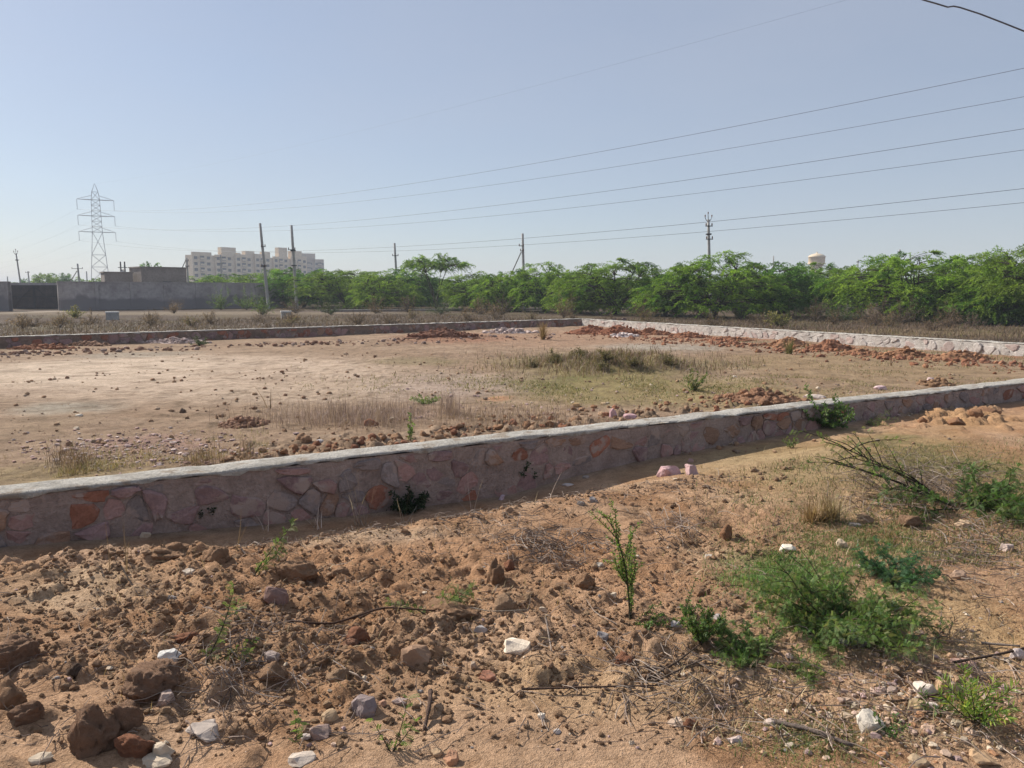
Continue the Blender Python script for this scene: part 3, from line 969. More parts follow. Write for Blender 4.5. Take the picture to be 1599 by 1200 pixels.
BR = (.40, .24, .142); RB_ = (.35, .16, .092); DK = (.34, .205, .132); TN = (.47, .305, .19); PU = (.25, .18, .165)
WH = (.60, .53, .44); CR = (.50, .41, .31); GY = (.30, .27, .25); PK = (.40, .28, .26); OR = (.37, .20, .11)
rocks = [
    (262, 1040, 34, 24, 'stone', (.58, .56, .53), 'bright white angular stone above the large brown clods at lower left'),
    (235, 1095, 86, 48, 'clod', DK, 'largest dark brown clod at lower left, under the white stone'),
    (140, 1176, 62, 68, 'clod', DK, 'tall round brown clod near the bottom left corner, crumbly top'),
    (193, 1158, 44, 48, 'clod', DK, 'upright brown clod leaning beside the tall round one at bottom left'),
    (206, 1186, 46, 34, 'clod', RB_, 'small reddish rounded clod next to the pale stone at the bottom left'),
    (36, 1138, 46, 42, 'clod', DK, 'brown clod with a flat shaded front near the left edge'),
    (8, 1110, 40, 50, 'clod', BR, 'brown clod cut by the left edge of the view, lower one'),
    (20, 1050, 52, 42, 'clod', DK, 'broad dark clod cut by the left edge, upper one'),
    (320, 1160, 56, 24, 'stone', (.50, .42, .36), 'long pale slab tilted towards the right at bottom left'),
    (250, 1188, 36, 28, 'stone', CR, 'pale blocky stone right of the small reddish clod'),
    (258, 1112, 30, 24, 'stone', (.42, .32, .27), 'pinkish grey chip tucked under the largest dark clod'),
    (58, 1196, 30, 12, 'stone', CR, 'pale sliver of stone at the very bottom left'),
    (242, 1200, 46, 12, 'stone', CR, 'pale flat stone at the bottom edge left of centre'),
    (117, 1066, 22, 20, 'clod', (.13, .085, .06), 'small very dark clod on the smooth pale soil at left'),
    (108, 1077, 9, 7, 'stone', PK, 'tiny pink chip beside the very dark clod'),
    (268, 882, 62, 26, 'clod', BR, 'broad flat clod on the ridge along the wall shadow at left'),
    (332, 886, 40, 32, 'clod', BR, 'knobbly clod at the right end of the ridge in the left foreground'),
    (227, 842, 18, 13, 'stone', CR, 'pale stone on top of the ridge at the shadow edge, left'),
    (292, 906, 24, 14, 'stone', (.5, .42, .34), 'half buried pale stone below the ridge at left'),
    (268, 942, 14, 14, 'stone', GY, 'small grey stone on the pale soil left of the feathery shoot'),
    (293, 957, 20, 20, 'clod', BR, 'upper of two dark clods on the pale soil at left'),
    (283, 974, 18, 16, 'clod', BR, 'lower of two dark clods on the pale soil at left'),
    (288, 1005, 38, 22, 'clod', RB_, 'reddish clod just above the white angular stone'),
    (428, 950, 46, 46, 'stone', (.25, .155, .13), 'purple brown boulder with a pointed top left of centre'),
    (462, 908, 62, 30, 'clod', BR, 'wide clod with overhanging dark edge behind the pointed boulder'),
    (485, 895, 14, 12, 'stone', CR, 'small cream stone on top of the wide clod'),
    (530, 905, 26, 20, 'clod', BR, 'rounded brown clod right of the wide overhanging clod'),
    (556, 1008, 32, 28, 'clod', RB_, 'red brown cube-like clod above the long thin stick'),
    (548, 1018, 26, 14, 'clod', (.36, .19, .12), 'flat reddish chip leaning on the cube-like clod'),
    (648, 1044, 62, 40, 'stone', (.29, .18, .115), 'big brown boulder with a lit flat top in the middle foreground'),
    (552, 1040, 28, 16, 'clod', BR, 'small dark rounded clod left of the big middle boulder'),
    (500, 1045, 28, 24, 'clod', BR, 'pyramid-shaped brown clod left of the middle boulder'),
    (423, 1036, 34, 20, 'stone', (.34, .27, .24), 'dull grey flat stone among twigs left of centre'),
    (420, 1070, 44, 30, 'clod', BR, 'clod with twigs lying over it left of centre'),
    (527, 1068, 36, 22, 'clod', TN, 'tan crumbly clod above the mottled grey stone'),
    (568, 1120, 46, 42, 'stone', (.25, .195, .185), 'mottled purple grey stone with a broken face, lower middle'),
    (597, 1106, 14, 13, 'stone', (.42, .25, .17), 'small orange pebble touching the mottled grey stone'),
    (625, 1104, 26, 12, 'stone', (.38, .29, .26), 'flat pinkish chip right of the mottled grey stone'),
    (514, 1132, 30, 22, 'stone', (.44, .31, .19), 'tan block of stone with a dark side, lower middle'),
    (503, 1158, 42, 26, 'stone', (.33, .235, .2), 'flat mauve brown slab below the tan block'),
    (478, 1160, 16, 11, 'stone', (.52, .44, .40), 'pale chip at the left end of the flat mauve slab'),
    (468, 1198, 46, 16, 'stone', (.55, .46, .38), 'pale stone cut by the bottom edge left of centre'),
    (705, 1194, 28, 26, 'stone', (.40, .22, .135), 'reddish tan rounded stone at the bottom edge, middle'),
    (680, 1180, 22, 14, 'stone', (.45, .31, .19), 'flat tan stone half buried left of the reddish one'),
    (761, 1064, 30, 18, 'stone', (.30, .14, .09), 'broken red brick piece casting a square shadow'),
    (739, 1048, 13, 18, 'stone', (.42, .32, .24), 'upright tan chip beside the broken red brick piece'),
    (805, 1022, 52, 26, 'stone', (.80, .67, .52), 'bright cream slab of stone in the middle foreground'),
    (790, 962, 38, 40, 'clod', TN, 'rounded sunlit clod up from the cream slab'),
    (750, 985, 24, 16, 'stone', (.42, .38, .36), 'grey stone at the end of a pale straw'),
    (706, 966, 78, 30, 'clod', BR, 'long dark-fronted clod beneath the feathery green sprig'),
    (772, 912, 30, 42, 'clod', (.33, .195, .115), 'tall split clod right of the feathery green sprig'),
    (794, 896, 20, 20, 'clod', RB_, 'square red clod near the dry twig heap'),
    (850, 954, 22, 12, 'stone', CR, 'white flattish stone left of the tall green weed'),
    (936, 888, 18, 12, 'stone', WH, 'white stone touching the stem of the tall green weed'),
    (940, 1008, 22, 16, 'stone', (.30, .27, .26), 'grey stone below the tall green weed'),
    (958, 942, 16, 10, 'stone', CR, 'small pale stone under the tall green weed'),
    (912, 925, 30, 30, 'clod', BR, 'lumpy dark clod left of the tall green weed'),
    (1056, 982, 22, 14, 'stone', (.40, .36, .34), 'grey slanted stone left of the small leafy clump'),
    (1120, 968, 18, 11, 'stone', (.48, .42, .40), 'pale grey stone above the small leafy clump'),
    (1098, 936, 26, 17, 'clod', BR, 'dark clod on the bare tan soil right of the tall weed'),
    (1109, 873, 15, 7, 'stone', WH, 'bright white chip below the dug hollow'),
    (1135, 848, 20, 26, 'clod', (.38, .20, .11), 'orange clod with a broken face in the dug hollow'),
    (846, 1128, 16, 14, 'stone', WH, 'small white pointed pebble, lower middle'),
    (870, 1150, 13, 11, 'stone', (.55, .50, .47), 'small greyish white pebble near the bottom, middle'),
    (1000, 996, 16, 18, 'clod', (.36, .20, .12), 'small round orange clod below the tall weed'),
    (978, 1040, 26, 22, 'clod', RB_, 'dark pyramid clod on the open tan soil'),
    (1146, 1166, 28, 16, 'stone', (.50, .40, .36), 'pinkish stone among twigs near the bottom, right of centre'),
    (1058, 1138, 26, 12, 'stone', (.48, .36, .27), 'flat tan pebble beside a brown one near the bottom'),
    (1080, 1140, 20, 16, 'clod', RB_, 'brown pebble-like clod beside the flat tan pebble'),
    (1232, 864, 32, 13, 'stone', (.70, .63, .52), 'white flat stone at the top edge of the green shrub'),
    (1316, 858, 20, 18, 'stone', (.60, .47, .33), 'cream pointed stone up right of the green shrub'),
    (1345, 887, 16, 11, 'stone', CR, 'small cream stone between the two green shrubs'),
    (1396, 955, 28, 18, 'stone', GY, 'grey stone in the shrub shade, right of the shrub'),
    (1342, 1014, 38, 32, 'stone', (.38, .355, .345), 'grey five-sided stone at the foot of the green shrub'),
    (1318, 1014, 22, 16, 'stone', (.36, .33, .34), 'smaller grey stone left of the five-sided one'),
    (1500, 906, 26, 17, 'stone', (.40, .27, .19), 'brown rounded stone in dry litter at right'),
    (1574, 861, 20, 17, 'stone', (.58, .45, .39), 'pinkish pale stone near the right edge, upper'),
    (1592, 1030, 24, 24, 'stone', (.62, .53, .50), 'pinkish white stone cut by the right edge'),
    (1450, 1090, 42, 30, 'stone', (.62, .53, .45), 'white many-sided stone at lower right'),
    (1474, 1086, 20, 26, 'stone', (.46, .31, .19), 'orange tan shard leaning right of the white stone'),
    (1494, 1088, 22, 18, 'stone', (.44, .30, .18), 'flat tan shard above the spiky weed at lower right'),
    (1438, 1112, 28, 18, 'stone', (.42, .31, .18), 'dull yellowish flat stone under the white many-sided one'),
    (1458, 1114, 20, 14, 'stone', (.62, .52, .47), 'small white stone right of the dull yellowish one'),
    (1365, 1148, 46, 36, 'stone', (.62, .55, .46), 'largest white stone at lower right with a twig across'),
    (1508, 1042, 34, 10, 'stone', (.52, .33, .26), 'flat pink stone at lower right by a stick'),
    (1456, 1152, 24, 12, 'stone', (.58, .40, .29), 'pale pink oblong stone near the bottom right'),
    (1542, 1098, 14, 14, 'stone', (.54, .34, .2), 'orange pebble behind the spiky weed'),
    (1326, 1126, 24, 12, 'stone', (.52, .40, .29), 'tan flat stone left of the largest white stone'),
    (1395, 1087, 22, 10, 'stone', (.36, .27, .22), 'brown grey flat stone left of the white many-sided one'),
    (1540, 1190, 40, 16, 'stone', (.48, .32, .19), 'tan stone at the bottom right edge'),
    (1438, 1198, 30, 14, 'stone', (.42, .31, .2), 'tan broken stone at the bottom edge, right'),
    (1205, 1140, 22, 15, 'stone', (.52, .42, .36), 'pale stone low between twigs, right of centre'),
    (1047, 744, 40, 28, 'stone', (.52, .34, .34), 'large pink stone with a flat lid in front of the wall'),
    (1083, 744, 30, 25, 'stone', (.50, .34, .33), 'smaller pink stone right of the large pink one by the wall'),
    (1079, 723, 10, 11, 'stone', (.44, .31, .29), 'tiny pink stone behind the two pink stones by the wall'),
    (1055, 751, 10, 5, 'stone', CR, 'small pale chip in front of the large pink stone'),
    (958, 655, 17, 24, 'stone', (.54, .35, .36), 'pink triangular stone standing up behind the near wall'),
    (984, 655, 24, 14, 'stone', (.50, .32, .33), 'pink slanting stone beside the triangular one behind the wall'),
    (1376, 610, 20, 10, 'stone', (.58, .42, .42), 'pink stone sitting right behind the near wall, right side'),
    (1276, 622, 34, 8, 'stone', (.55, .46, .40), 'low pale slab behind the near wall, right of centre'),
    (1456, 597, 16, 11, 'stone', (.5, .38, .37), 'pinkish stone at the left of the small dirt heap at right'),
    (900, 638, 16, 11, 'stone', (.50, .32, .16), 'ochre square block lying in the plot'),
    (944, 634, 13, 6, 'stone', (.42, .30, .18), 'small ochre stone right of the square block'),
    (898, 660, 22, 13, 'clod', BR, 'brown clod just behind the near wall, middle'),
    (1087, 643, 13, 11, 'clod', OR, 'orange clod right behind the near wall, right of the pink stones'),
    (284, 646, 11, 8, 'clod', (.17, .115, .085), 'lone dark block on the pale sand in the plot'),
    (578, 667, 24, 12, 'clod', RB_, 'red brown clod by the purple dry stalks'),
    (620, 688, 20, 13, 'clod', BR, 'brown lump at the inner foot of the near wall'),
    (470, 694, 30, 16, 'clod', BR, 'brown lump at the inner foot of the wall, left of the other'),
    (782, 782, 15, 12, 'stone', (.42, .34, .38), 'lavender stone in the wall shadow'),
    (915, 748, 12, 8, 'stone', GY, 'grey stone at the shaded wall foot, middle'),
    (887, 760, 20, 6, 'stone', (.5, .45, .43), 'pale flat chip in the wall shadow'),
    (908, 790, 14, 12, 'stone', GY, 'grey stone on the shadow edge, left of its twin'),
    (927, 786, 16, 14, 'stone', (.33, .30, .29), 'grey stone on the shadow edge by the tall weed tip'),
    (1507, 824, 26, 14, 'stone', (.48, .34, .22), 'tan stone under the green shrub at right'),
    (1425, 826, 34, 18, 'clod', (.33, .20, .12), 'brown clod amid dry twigs at right'),
    (1352, 818, 26, 16, 'clod', TN, 'tan clod behind the dry grass tuft'),
    (1338, 826, 20, 8, 'stone', (.33, .28, .25), 'grey flat stone right below the dry grass tuft'),
    (1548, 650, 34, 16, 'clod', OR, 'orange square clod near the wall at far right'),
    (1525, 656, 24, 15, 'clod', OR, 'rounded orange clod left of the square one at far right'),
    (1496, 664, 26, 14, 'clod', OR, 'left clod of the orange row near the wall at right'),
    (1441, 661, 14, 9, 'clod', OR, 'lone small orange clod near the wall at right'),
    (122, 652, 12, 4, 'stone', WH, 'white flake on the sand at left in the plot'),
    (116, 671, 12, 5, 'stone', CR, 'cream flake nearer the wall at left in the plot'),
    (1148, 591, 9, 5, 'stone', WH, 'white pebble in the greenish part of the plot'),
    (499, 696, 14, 10, 'stone', (.5, .47, .46), 'greyish crumpled stone at the inner wall foot'),
    (405, 833, 0, 0, None, None, None),
]
for rk in rocks:
    if rk[4] is None:
        continue
    put_rock(*rk)

# many small clods: heightfield is not enough for overhangs; loose lumps and grit lie on top
def scatter_clods(n, sampler, rlo, rhi, cols, seed, kind=2, name='loose_clods', label='', cat='clods', mat=None, squash=.75):
    r_ = np.random.default_rng(seed)
    m = MB()
    for _ in range(n):
        px, py = sampler(r_)
        p = on_plane(px, py, .12)
        x, y = p[0], p[1]
        z = gz(x, y)
        rad = rlo * (rhi / rlo) ** (r_.random() ** 2.2)
        V, T = lib(kind, int(r_.integers(6)))
        a = r_.random() * 6.28; ca, sa = math.cos(a), math.sin(a)
        t = r_.random() * 1.2; ct, st_ = math.cos(t), math.sin(t)
        V = np.stack([V[:, 0], V[:, 1] * ct - V[:, 2] * st_, V[:, 1] * st_ + V[:, 2] * ct], 1)
        V = np.stack([V[:, 0] * ca - V[:, 1] * sa, V[:, 0] * sa + V[:, 1] * ca, V[:, 2]], 1)
        V = V * rad * np.array((r_.uniform(.8, 1.2), r_.uniform(.8, 1.2), squash))
        V = V + np.array((x, y, z + rad * .3))
        c = np.array(cols[int(r_.integers(len(cols)))]) * r_.uniform(.8, 1.2)
        m.add(V, None, T, c)
    o = m.obj(name, mat or M['clod'], None, False)
    stuff(o, label, cat)
    return o


def pxclump_(f, sc=.8, th=.05, seed=19):
    def g(r_):
        while True:
            px, py = f(r_)
            q = on_plane(px, py, .05)
            if float(fbm(np.array(q[0] * sc), np.array(q[1] * sc), seed, 3)) > th + .12 * r_.normal():
                return px, py
    return g


def reg(px, py, w, h):
    return lambda r_: (r_.normal(px, w / 2.6), r_.normal(py, h / 2.6))


def front_any(r_):
    while True:
        px = r_.uniform(-60, 1660); py = 830 + 370 * r_.random() ** .8
        if py > 870 - .115 * px + 10:
            return px, py


scatter_clods(6200, samp_rough, .006, .024, [BR, (.42, .26, .153), TN, (.44, .285, .17)], 301, 2, 'loose_clods', 'loose brown crumbs of earth scattered over the dug soil')
scatter_clods(1900, front_any, .005, .014, [BR, TN, TN, (.44, .285, .17)], 302, 1, 'soil_crumbs', 'fine crumbs of soil all over the foreground')
scatter_clods(800, lambda r_: (lambda px: (px, 872 - .118 * px + abs(r_.normal(0, 26))))(r_.uniform(100, 1250)), .008, .035, [BR, TN, (.38, .235, .138)], 311, 2, 'loose_clods', 'small clods along the bank before the wall shadow')
scatter_clods(900, lambda r_: (r_.normal(1420, 130), r_.normal(1120, 60)), .006, .024, [CR, TN, TN, OR, (.5, .36, .27), (.42, .3, .24), PK], 303, 'stone', 'pebbles', 'small tan and cream chips among the stones at lower right', 'pebbles', M['rock'])
scatter_clods(300, front_any, .006, .018, [CR, GY, (.5, .36, .27), TN, PK], 304, 'stone', 'pebbles', 'pale pebbles strewn over the brown foreground soil', 'pebbles', M['rock'])
scatter_clods(900, reg(220, 690, 260, 44), .01, .05, [(.38, .25, .22), (.44, .32, .29), (.32, .2, .17), (.52, .42, .38)], 305, 'stone', 'rubble', 'pinkish broken stone spread over the plot at left', 'rubble', M['rock'], .5)
scatter_clods(500, lambda r_: (lambda px: (px, 752 - .112 * px + r_.normal(-6, 8)))(r_.uniform(350, 1250)), .02, .07, [BR, RB_, OR, TN], 306, 2, 'loose_clods', 'brown clods along the inner foot of the near wall')
scatter_clods(900, pxclump_(lambda r_: (r_.uniform(0, 1500), 548 + 150 * r_.random() ** 1.3)), .015, .06, [BR, TN, DK, (.4, .3, .22)], 307, 1, 'soil_crumbs', 'scattered small lumps on the flat floor of the plot')
scatter_clods(260, lambda r_: (r_.uniform(600, 1500), r_.uniform(590, 650)), .015, .05, [PK, CR, (.4, .28, .26)], 308, 'stone', 'pebbles', 'pale pink pebbles on the plot behind the wall', 'pebbles', M['rock'])


scatter_clods(900, lambda r_: (lambda px: (px, 508 + (px - 905) * .0705 + 6 + abs(r_.normal(0, 5))))(r_.uniform(900, 1600)), .025, .11, [(.33, .15, .085), (.38, .19, .11), (.28, .13, .08)], 309, 2, 'loose_clods', 'red broken earth strewn along the foot of the sunlit wall')
scatter_clods(420, lambda r_: (lambda px: (px, 541 - px * .03 + 4 + abs(r_.normal(0, 3))))(r_.uniform(0, 880)), .03, .12, [(.33, .19, .125), (.28, .16, .11), (.40, .29, .24)], 310, 2, 'loose_clods', 'broken earth strewn along the foot of the shaded far wall')
# ------------------------------------------------------------------ dirt heaps along the walls
def heap(px, py, w, h, col, label, n=240, kind='clod', rad=(.02, .085), name='dirt_heap', cat='heap'):
    p = at(px, py)
    sc = p[1] / FPX
    W = w * sc / 2 * 1.12; H = h * sc * .82
    D = min(W, max(H * 1.5, .45))
    seed = int(px * 13 + py)
    r_ = np.random.default_rng(seed)
    m = MB()
    nn = 30
    g = np.linspace(-1.15, 1.15, nn)
    A, B = np.meshgrid(g, g)
    q = np.hypot(A, B) + .25 * fbm(A * 1.7 + seed, B * 1.7, seed, 3)
    Zz = H * np.clip(1 - q, -.15, 1) ** 1 * (1 + .35 * fbm(A * 4, B * 4, seed + 1, 3)) + .035 * fbm(A * 9, B * 9, seed + 2, 3)
    Zz = np.where(q > 1.02, -.08, Zz)
    V = np.stack([A * W, B * D, Zz], -1).reshape(-1, 3)
    k = np.arange(nn - 1)[None, :] + nn * np.arange(nn - 1)[:, None]
    cc = np.array(col)
    K = cc * (1 + .2 * fbm(A * 5, B * 5, seed + 4, 3)).reshape(-1, 1)
    m.add(V, np.stack([k, k + 1, k + nn + 1, k + nn], -1).reshape(-1, 4), None, K)
    for _ in range(n):
        a = r_.random() * 6.28; rr = math.sqrt(r_.random()) * 1.12
        x = math.cos(a) * rr * W; y = math.sin(a) * rr * D
        z = max(0, H * (1 - rr)) * .95
        rd_ = rad[0] * (rad[1] / rad[0]) ** (r_.random() ** 2)
        Vr, T = lib('stone' if kind == 'stone' else 2, int(r_.integers(6)))
        an = r_.random() * 6.28; ca, sa = math.cos(an), math.sin(an)
        Vr = np.stack([Vr[:, 0] * ca - Vr[:, 1] * sa, Vr[:, 0] * sa + Vr[:, 1] * ca, Vr[:, 2] * .8], 1) * rd_ + np.array((x, y, z + rd_ * .3))
        m.add(Vr, None, T, cc * r_.uniform(.7, 1.3))
    o = m.obj(name, M['clod'] if kind != 'stone' else M['rock'], None, False)
    o.location = (p[0], p[1] + D * .6, G(p[0], p[1] + D * .6))
    tag(o, label, cat)
    return o


RD = (.30, .125, .07); RD2 = (.34, .16, .09); RD3 = (.36, .19, .105)
heap(925, 522, 70, 17, RD, 'red earth heap at the far corner of the plot, left one')
heap(970, 523, 80, 20, RD, 'largest dark red earth heap just right of the far corner')
heap(1015, 524, 70, 12, RD2, 'red earth heap against the sunlit wall beside the big corner heap')
heap(1078, 529, 70, 13, RD2, 'low red heap with a pointed end along the sunlit wall')
heap(1140, 534, 80, 9, RD2, 'long flat red heap along the sunlit wall')
heap(1238, 542, 62, 19, RD3, 'pointed orange heap against the sunlit wall, left of the double heap')
heap(1303, 549, 78, 21, RD2, 'steep red heap with a sharp top at the sunlit wall')
heap(1352, 555, 50, 10, RD3, 'small orange heap between two larger ones at the sunlit wall')
heap(1420, 558, 76, 16, RD3, 'rounded orange heap with a little grass at its foot')
heap(1508, 563, 90, 18, RD3, 'rightmost orange heap at the sunlit wall')
heap(1192, 630, 120, 20, (.36, .20, .12), 'wide brown heap right behind the near wall')
heap(1470, 604, 46, 14, (.33, .2, .115), 'small brown heap behind the near wall at right', 70)
heap(610, 519, 90, 8, RD2, 'low red heap by the shaded far wall, left of centre')
heap(690, 527, 90, 13, (.26, .13, .085), 'dark red heap on the plot floor before the shaded wall')
heap(60, 546, 90, 9, RD2, 'reddish low heap at the far left of the shaded wall')
heap(130, 541, 60, 8, (.33, .2, .13), 'small brown heap at the shaded wall, far left')
heap(375, 668, 62, 15, (.36, .21, .14), 'reddish heap in the left part of the plot', 110, rad=(.02, .07))
heap(270, 537, 90, 10, (.40, .31, .28), 'grey pink rubble heap before the shaded wall at left', 260, 'stone', (.03, .11), 'rubble_heap')
heap(792, 521, 74, 9, (.5, .4, .36), 'row of pale broken stones before the far corner', 110, 'stone', (.06, .2), 'rubble_heap')
heap(975, 527, 36, 7, (.56, .48, .45), 'little pile of white stones at the foot of the big red heap', 40, 'stone', (.06, .16), 'rubble_heap')


# ------------------------------------------------------------------ grass, weeds and litter
def blades(name, label, cat, n, sampler, hlo, hhi, width, cols, seed, lean=.35, mat=None, z=.05, curve=.4, world=False):
    r_ = np.random.default_rng(seed)
    P = []
    for _ in range(n):
        if world:
            P.append(sampler(r_))
        else:
            px, py = sampler(r_)
            q = on_plane(px, py, z)
            P.append((q[0], q[1]))
    P = np.array(P)
    zz = gza(P[:, 0], P[:, 1])
    base = np.stack([P[:, 0], P[:, 1], zz - .01], 1)
    n = len(base)
    az = r_.random(n) * 6.283
    h = hlo + (hhi - hlo) * r_.random(n) ** 1.5
    ln = lean * np.abs(r_.normal(size=n))
    d = np.stack([np.cos(az) * ln, np.sin(az) * ln, np.ones(n)], 1); d /= np.linalg.norm(d, axis=1, keepdims=True)
    sd = np.stack([-np.sin(az + r_.normal(size=n)), np.cos(az), np.zeros(n)], 1); sd /= np.linalg.norm(sd, axis=1, keepdims=True)
    dn = np.stack([np.cos(az), np.sin(az), -.5 * np.ones(n)], 1)
    mid = base + d * h[:, None] * .55
    tip = base + d * h[:, None] + dn * (h * curve * r_.random(n))[:, None]
    w = (width * r_.uniform(.6, 1.3, n))[:, None]
    V = np.stack([base - sd * w * .5, base + sd * w * .5, mid + sd * w * .4, mid - sd * w * .4, tip], 1).reshape(-1, 3)
    k = np.arange(n) * 5
    Q = np.stack([k, k + 1, k + 2, k + 3], 1); T = np.stack([k + 3, k + 2, k + 4], 1)
    cols = np.array(cols)
    K = cols[r_.integers(len(cols), size=n)] * r_.uniform(.75, 1.25, (n, 1))
    m = MB(); m.add(V, Q, T, np.repeat(K, 5, axis=0))
    return stuff(m.obj(name, mat or M['dry'], None, False), label, cat)


STRAW = [(.40, .31, .18), (.33, .24, .14), (.26, .18, .11), (.46, .37, .23)]
PURP = [(.27, .19, .17), (.33, .24, .21), (.22, .15, .13), (.38, .28, .24)]
BRN = [(.17, .115, .08), (.23, .155, .11), (.28, .19, .13), (.13, .09, .065)]
DKB = [(.10, .07, .055), (.13, .09, .07), (.08, .06, .05)]
OLIV = [(.17, .16, .06), (.22, .20, .08), (.13, .14, .05), (.28, .24, .11)]
GRN = [(.10, .16, .035), (.13, .19, .045), (.08, .13, .03), (.17, .20, .06)]


def along_left(v0, v1, u0=-8, u1=34):
    def f(r_):
        u = r_.uniform(u0, u1); v = v0 + (v1 - v0) * r_.random() ** 1.3
        p = LA + ld * u + np.array((-ld[1], ld[0])) * v
        return p[0], p[1]
    return f


def along_right(v0, v1, u0=-6, u1=26):
    nr_ = np.array((-rd[1], rd[0]))
    def f(r_):
        u = r_.uniform(u0, u1); v = v0 + (v1 - v0) * r_.random() ** 1.3
        p = FC + rd * u + nr_ * v
        return p[0], p[1]
    return f


def clumpy(f, sc=.45, th=-.05, seed=8):
    def g(r_):
        while True:
            x, y = f(r_)
            if float(fbm(np.array(x * sc), np.array(y * sc), seed, 3)) > th + .25 * r_.normal():
                return x, y
    return g


def pxclump(f, sc=1.1, th=.0, seed=9, z=.05):
    def g(r_):
        while True:
            px, py = f(r_)
            q = on_plane(px, py, z)
            if float(fbm(np.array(q[0] * sc), np.array(q[1] * sc), seed, 3)) > th + .12 * r_.normal():
                return px, py
    return g


blades('dry_grass', 'brown dry grass and dead stalks beyond the shaded far wall', 'grass', 40000, clumpy(along_left(.5, 24), .9, -.15), .05, .4, .022, DKB + DKB + BRN + PURP[:1], 401, .9, world=True)
blades('dry_grass', 'olive and straw coloured grass beyond the sunlit wall', 'grass', 34000, clumpy(along_right(.6, 20), .9, -.15), .05, .36, .02, DKB + DKB + BRN + STRAW[2:3] + OLIV[:1], 402, 1.4, world=True)
blades('dry_stalks', 'purple grey dry stalks standing in the plot left of centre', 'weeds', 3000, pxclump(lambda r_: (r_.normal(560, 90), r_.normal(650, 10)), 1.5, -.1), .08, .36, .005, PURP, 403, .22)
blades('dry_stalks', 'thin brown dry stalks in the plot behind the middle of the wall', 'weeds', 1600, pxclump(lambda r_: (r_.normal(820, 110), r_.normal(650, 10))), .06, .22, .006, PURP + BRN, 404, .4)
blades('dry_stalks', 'tall tuft of dry stalks in the plot', 'weeds', 130, lambda r_: (r_.normal(703, 8), r_.normal(640, 3)), .25, .55, .007, PURP, 405, .15)
blades('dry_grass', 'yellowish dry grass inside the wall at left', 'grass', 4200, pxclump(lambda r_: (lambda px: (px, 752 - .112 * px - abs(r_.normal(0, 17))))(r_.uniform(-60, 420)), 2.0, -.05), .02, .12, .005, STRAW + OLIV[:2], 406, .6)
blades('dry_stalks', 'dark dry weed stalks inside the wall at left', 'weeds', 500, lambda r_: (r_.choice([118, 130, 305, 330, 95, 390]) + r_.normal(0, 12), r_.normal(722, 8)), .12, .34, .006, BRN, 407, .3)
blades('weeds', 'olive and brown weeds covering the low mound in the plot', 'weeds', 9000, pxclump(lambda r_: (r_.normal(945, 88), r_.normal(568, 9)), 1.2, -.15), .06, .30, .013, OLIV[1:] + BRN + BRN[:2] + STRAW[2:3] + PURP[:2], 408, .55)
blades('grass', 'short olive grass patches on the plot floor', 'grass', 9000, pxclump(lambda r_: (r_.normal(960, 190), r_.normal(594, 15))), .02, .09, .014, OLIV + STRAW[:1], 409, .8)
blades('grass', 'short yellowish grass in the right part of the plot', 'grass', 6500, pxclump(lambda r_: (r_.normal(1370, 150), r_.normal(583, 15))), .02, .08, .012, OLIV + STRAW, 410, .8)
blades('grass', 'thin grass along the inner foot of the sunlit wall', 'grass', 1500, lambda r_: (r_.uniform(1150, 1599), 0) if False else (lambda px: (px, 531 + (px - 1200) * .066 + r_.normal(5, 3)))(r_.uniform(1150, 1620)), .05, .2, .012, OLIV, 411, .6)


def right_front(r_):
    while True:
        px = r_.uniform(1080, 1680); py = r_.uniform(650, 900)
        if py < 872 - .115 * px - 5 + 0:
            continue
        w = sm(1050, 1300, np.array(px)) * (1 - .6 * sm(800, 900, np.array(py)))
        if r_.random() < float(w) * (0.25 + .9 * max(0, float(vn(np.array(px / 45.), np.array(py / 18.), 9)))):
            return px, py


blades('grass', 'thin green and straw ground cover in front of the wall at right', 'grass', 26000, right_front, .015, .075, .006, GRN + OLIV + OLIV + STRAW[1:3], 412, 1.2, z=.12)
blades('dry_straw', 'flat lying straw and dead stems over the right foreground', 'straw', 13000, lambda r_: (1050 + 600 * r_.random(), 690 + 510 * r_.random()), .02, .11, .0048, STRAW + STRAW + BRN, 413, 4.5, z=.12)
blades('dry_straw', 'dry straw bits over the middle foreground', 'straw', 11000, lambda r_: (lambda px: (px, max(868 - .115 * px, 0) + 300 * r_.random() ** 2.2))(r_.uniform(150, 1150)), .015, .09, .0042, STRAW[:3] + BRN, 414, 3.5, z=.12)
blades('grass', 'low dull green grass at the bottom right', 'grass', 3500, lambda r_: (r_.normal(1270, 60), r_.normal(1170, 30)), .012, .05, .0035, GRN + OLIV, 415, .9, z=.15)
blades('grass', 'patch of fine bright green grass left of the big shrub', 'grass', 9000, lambda r_: (r_.normal(1225, 48), r_.normal(915, 20)), .015, .06, .0045, [(.12, .22, .05), (.10, .18, .04), (.16, .24, .07)], 416, .9, z=.12)
blades('grass', 'fine green grass above the big shrub', 'grass', 8000, lambda r_: (r_.normal(1340, 90), r_.normal(855, 22)), .015, .055, .0045, GRN, 417, 1.0, z=.12)


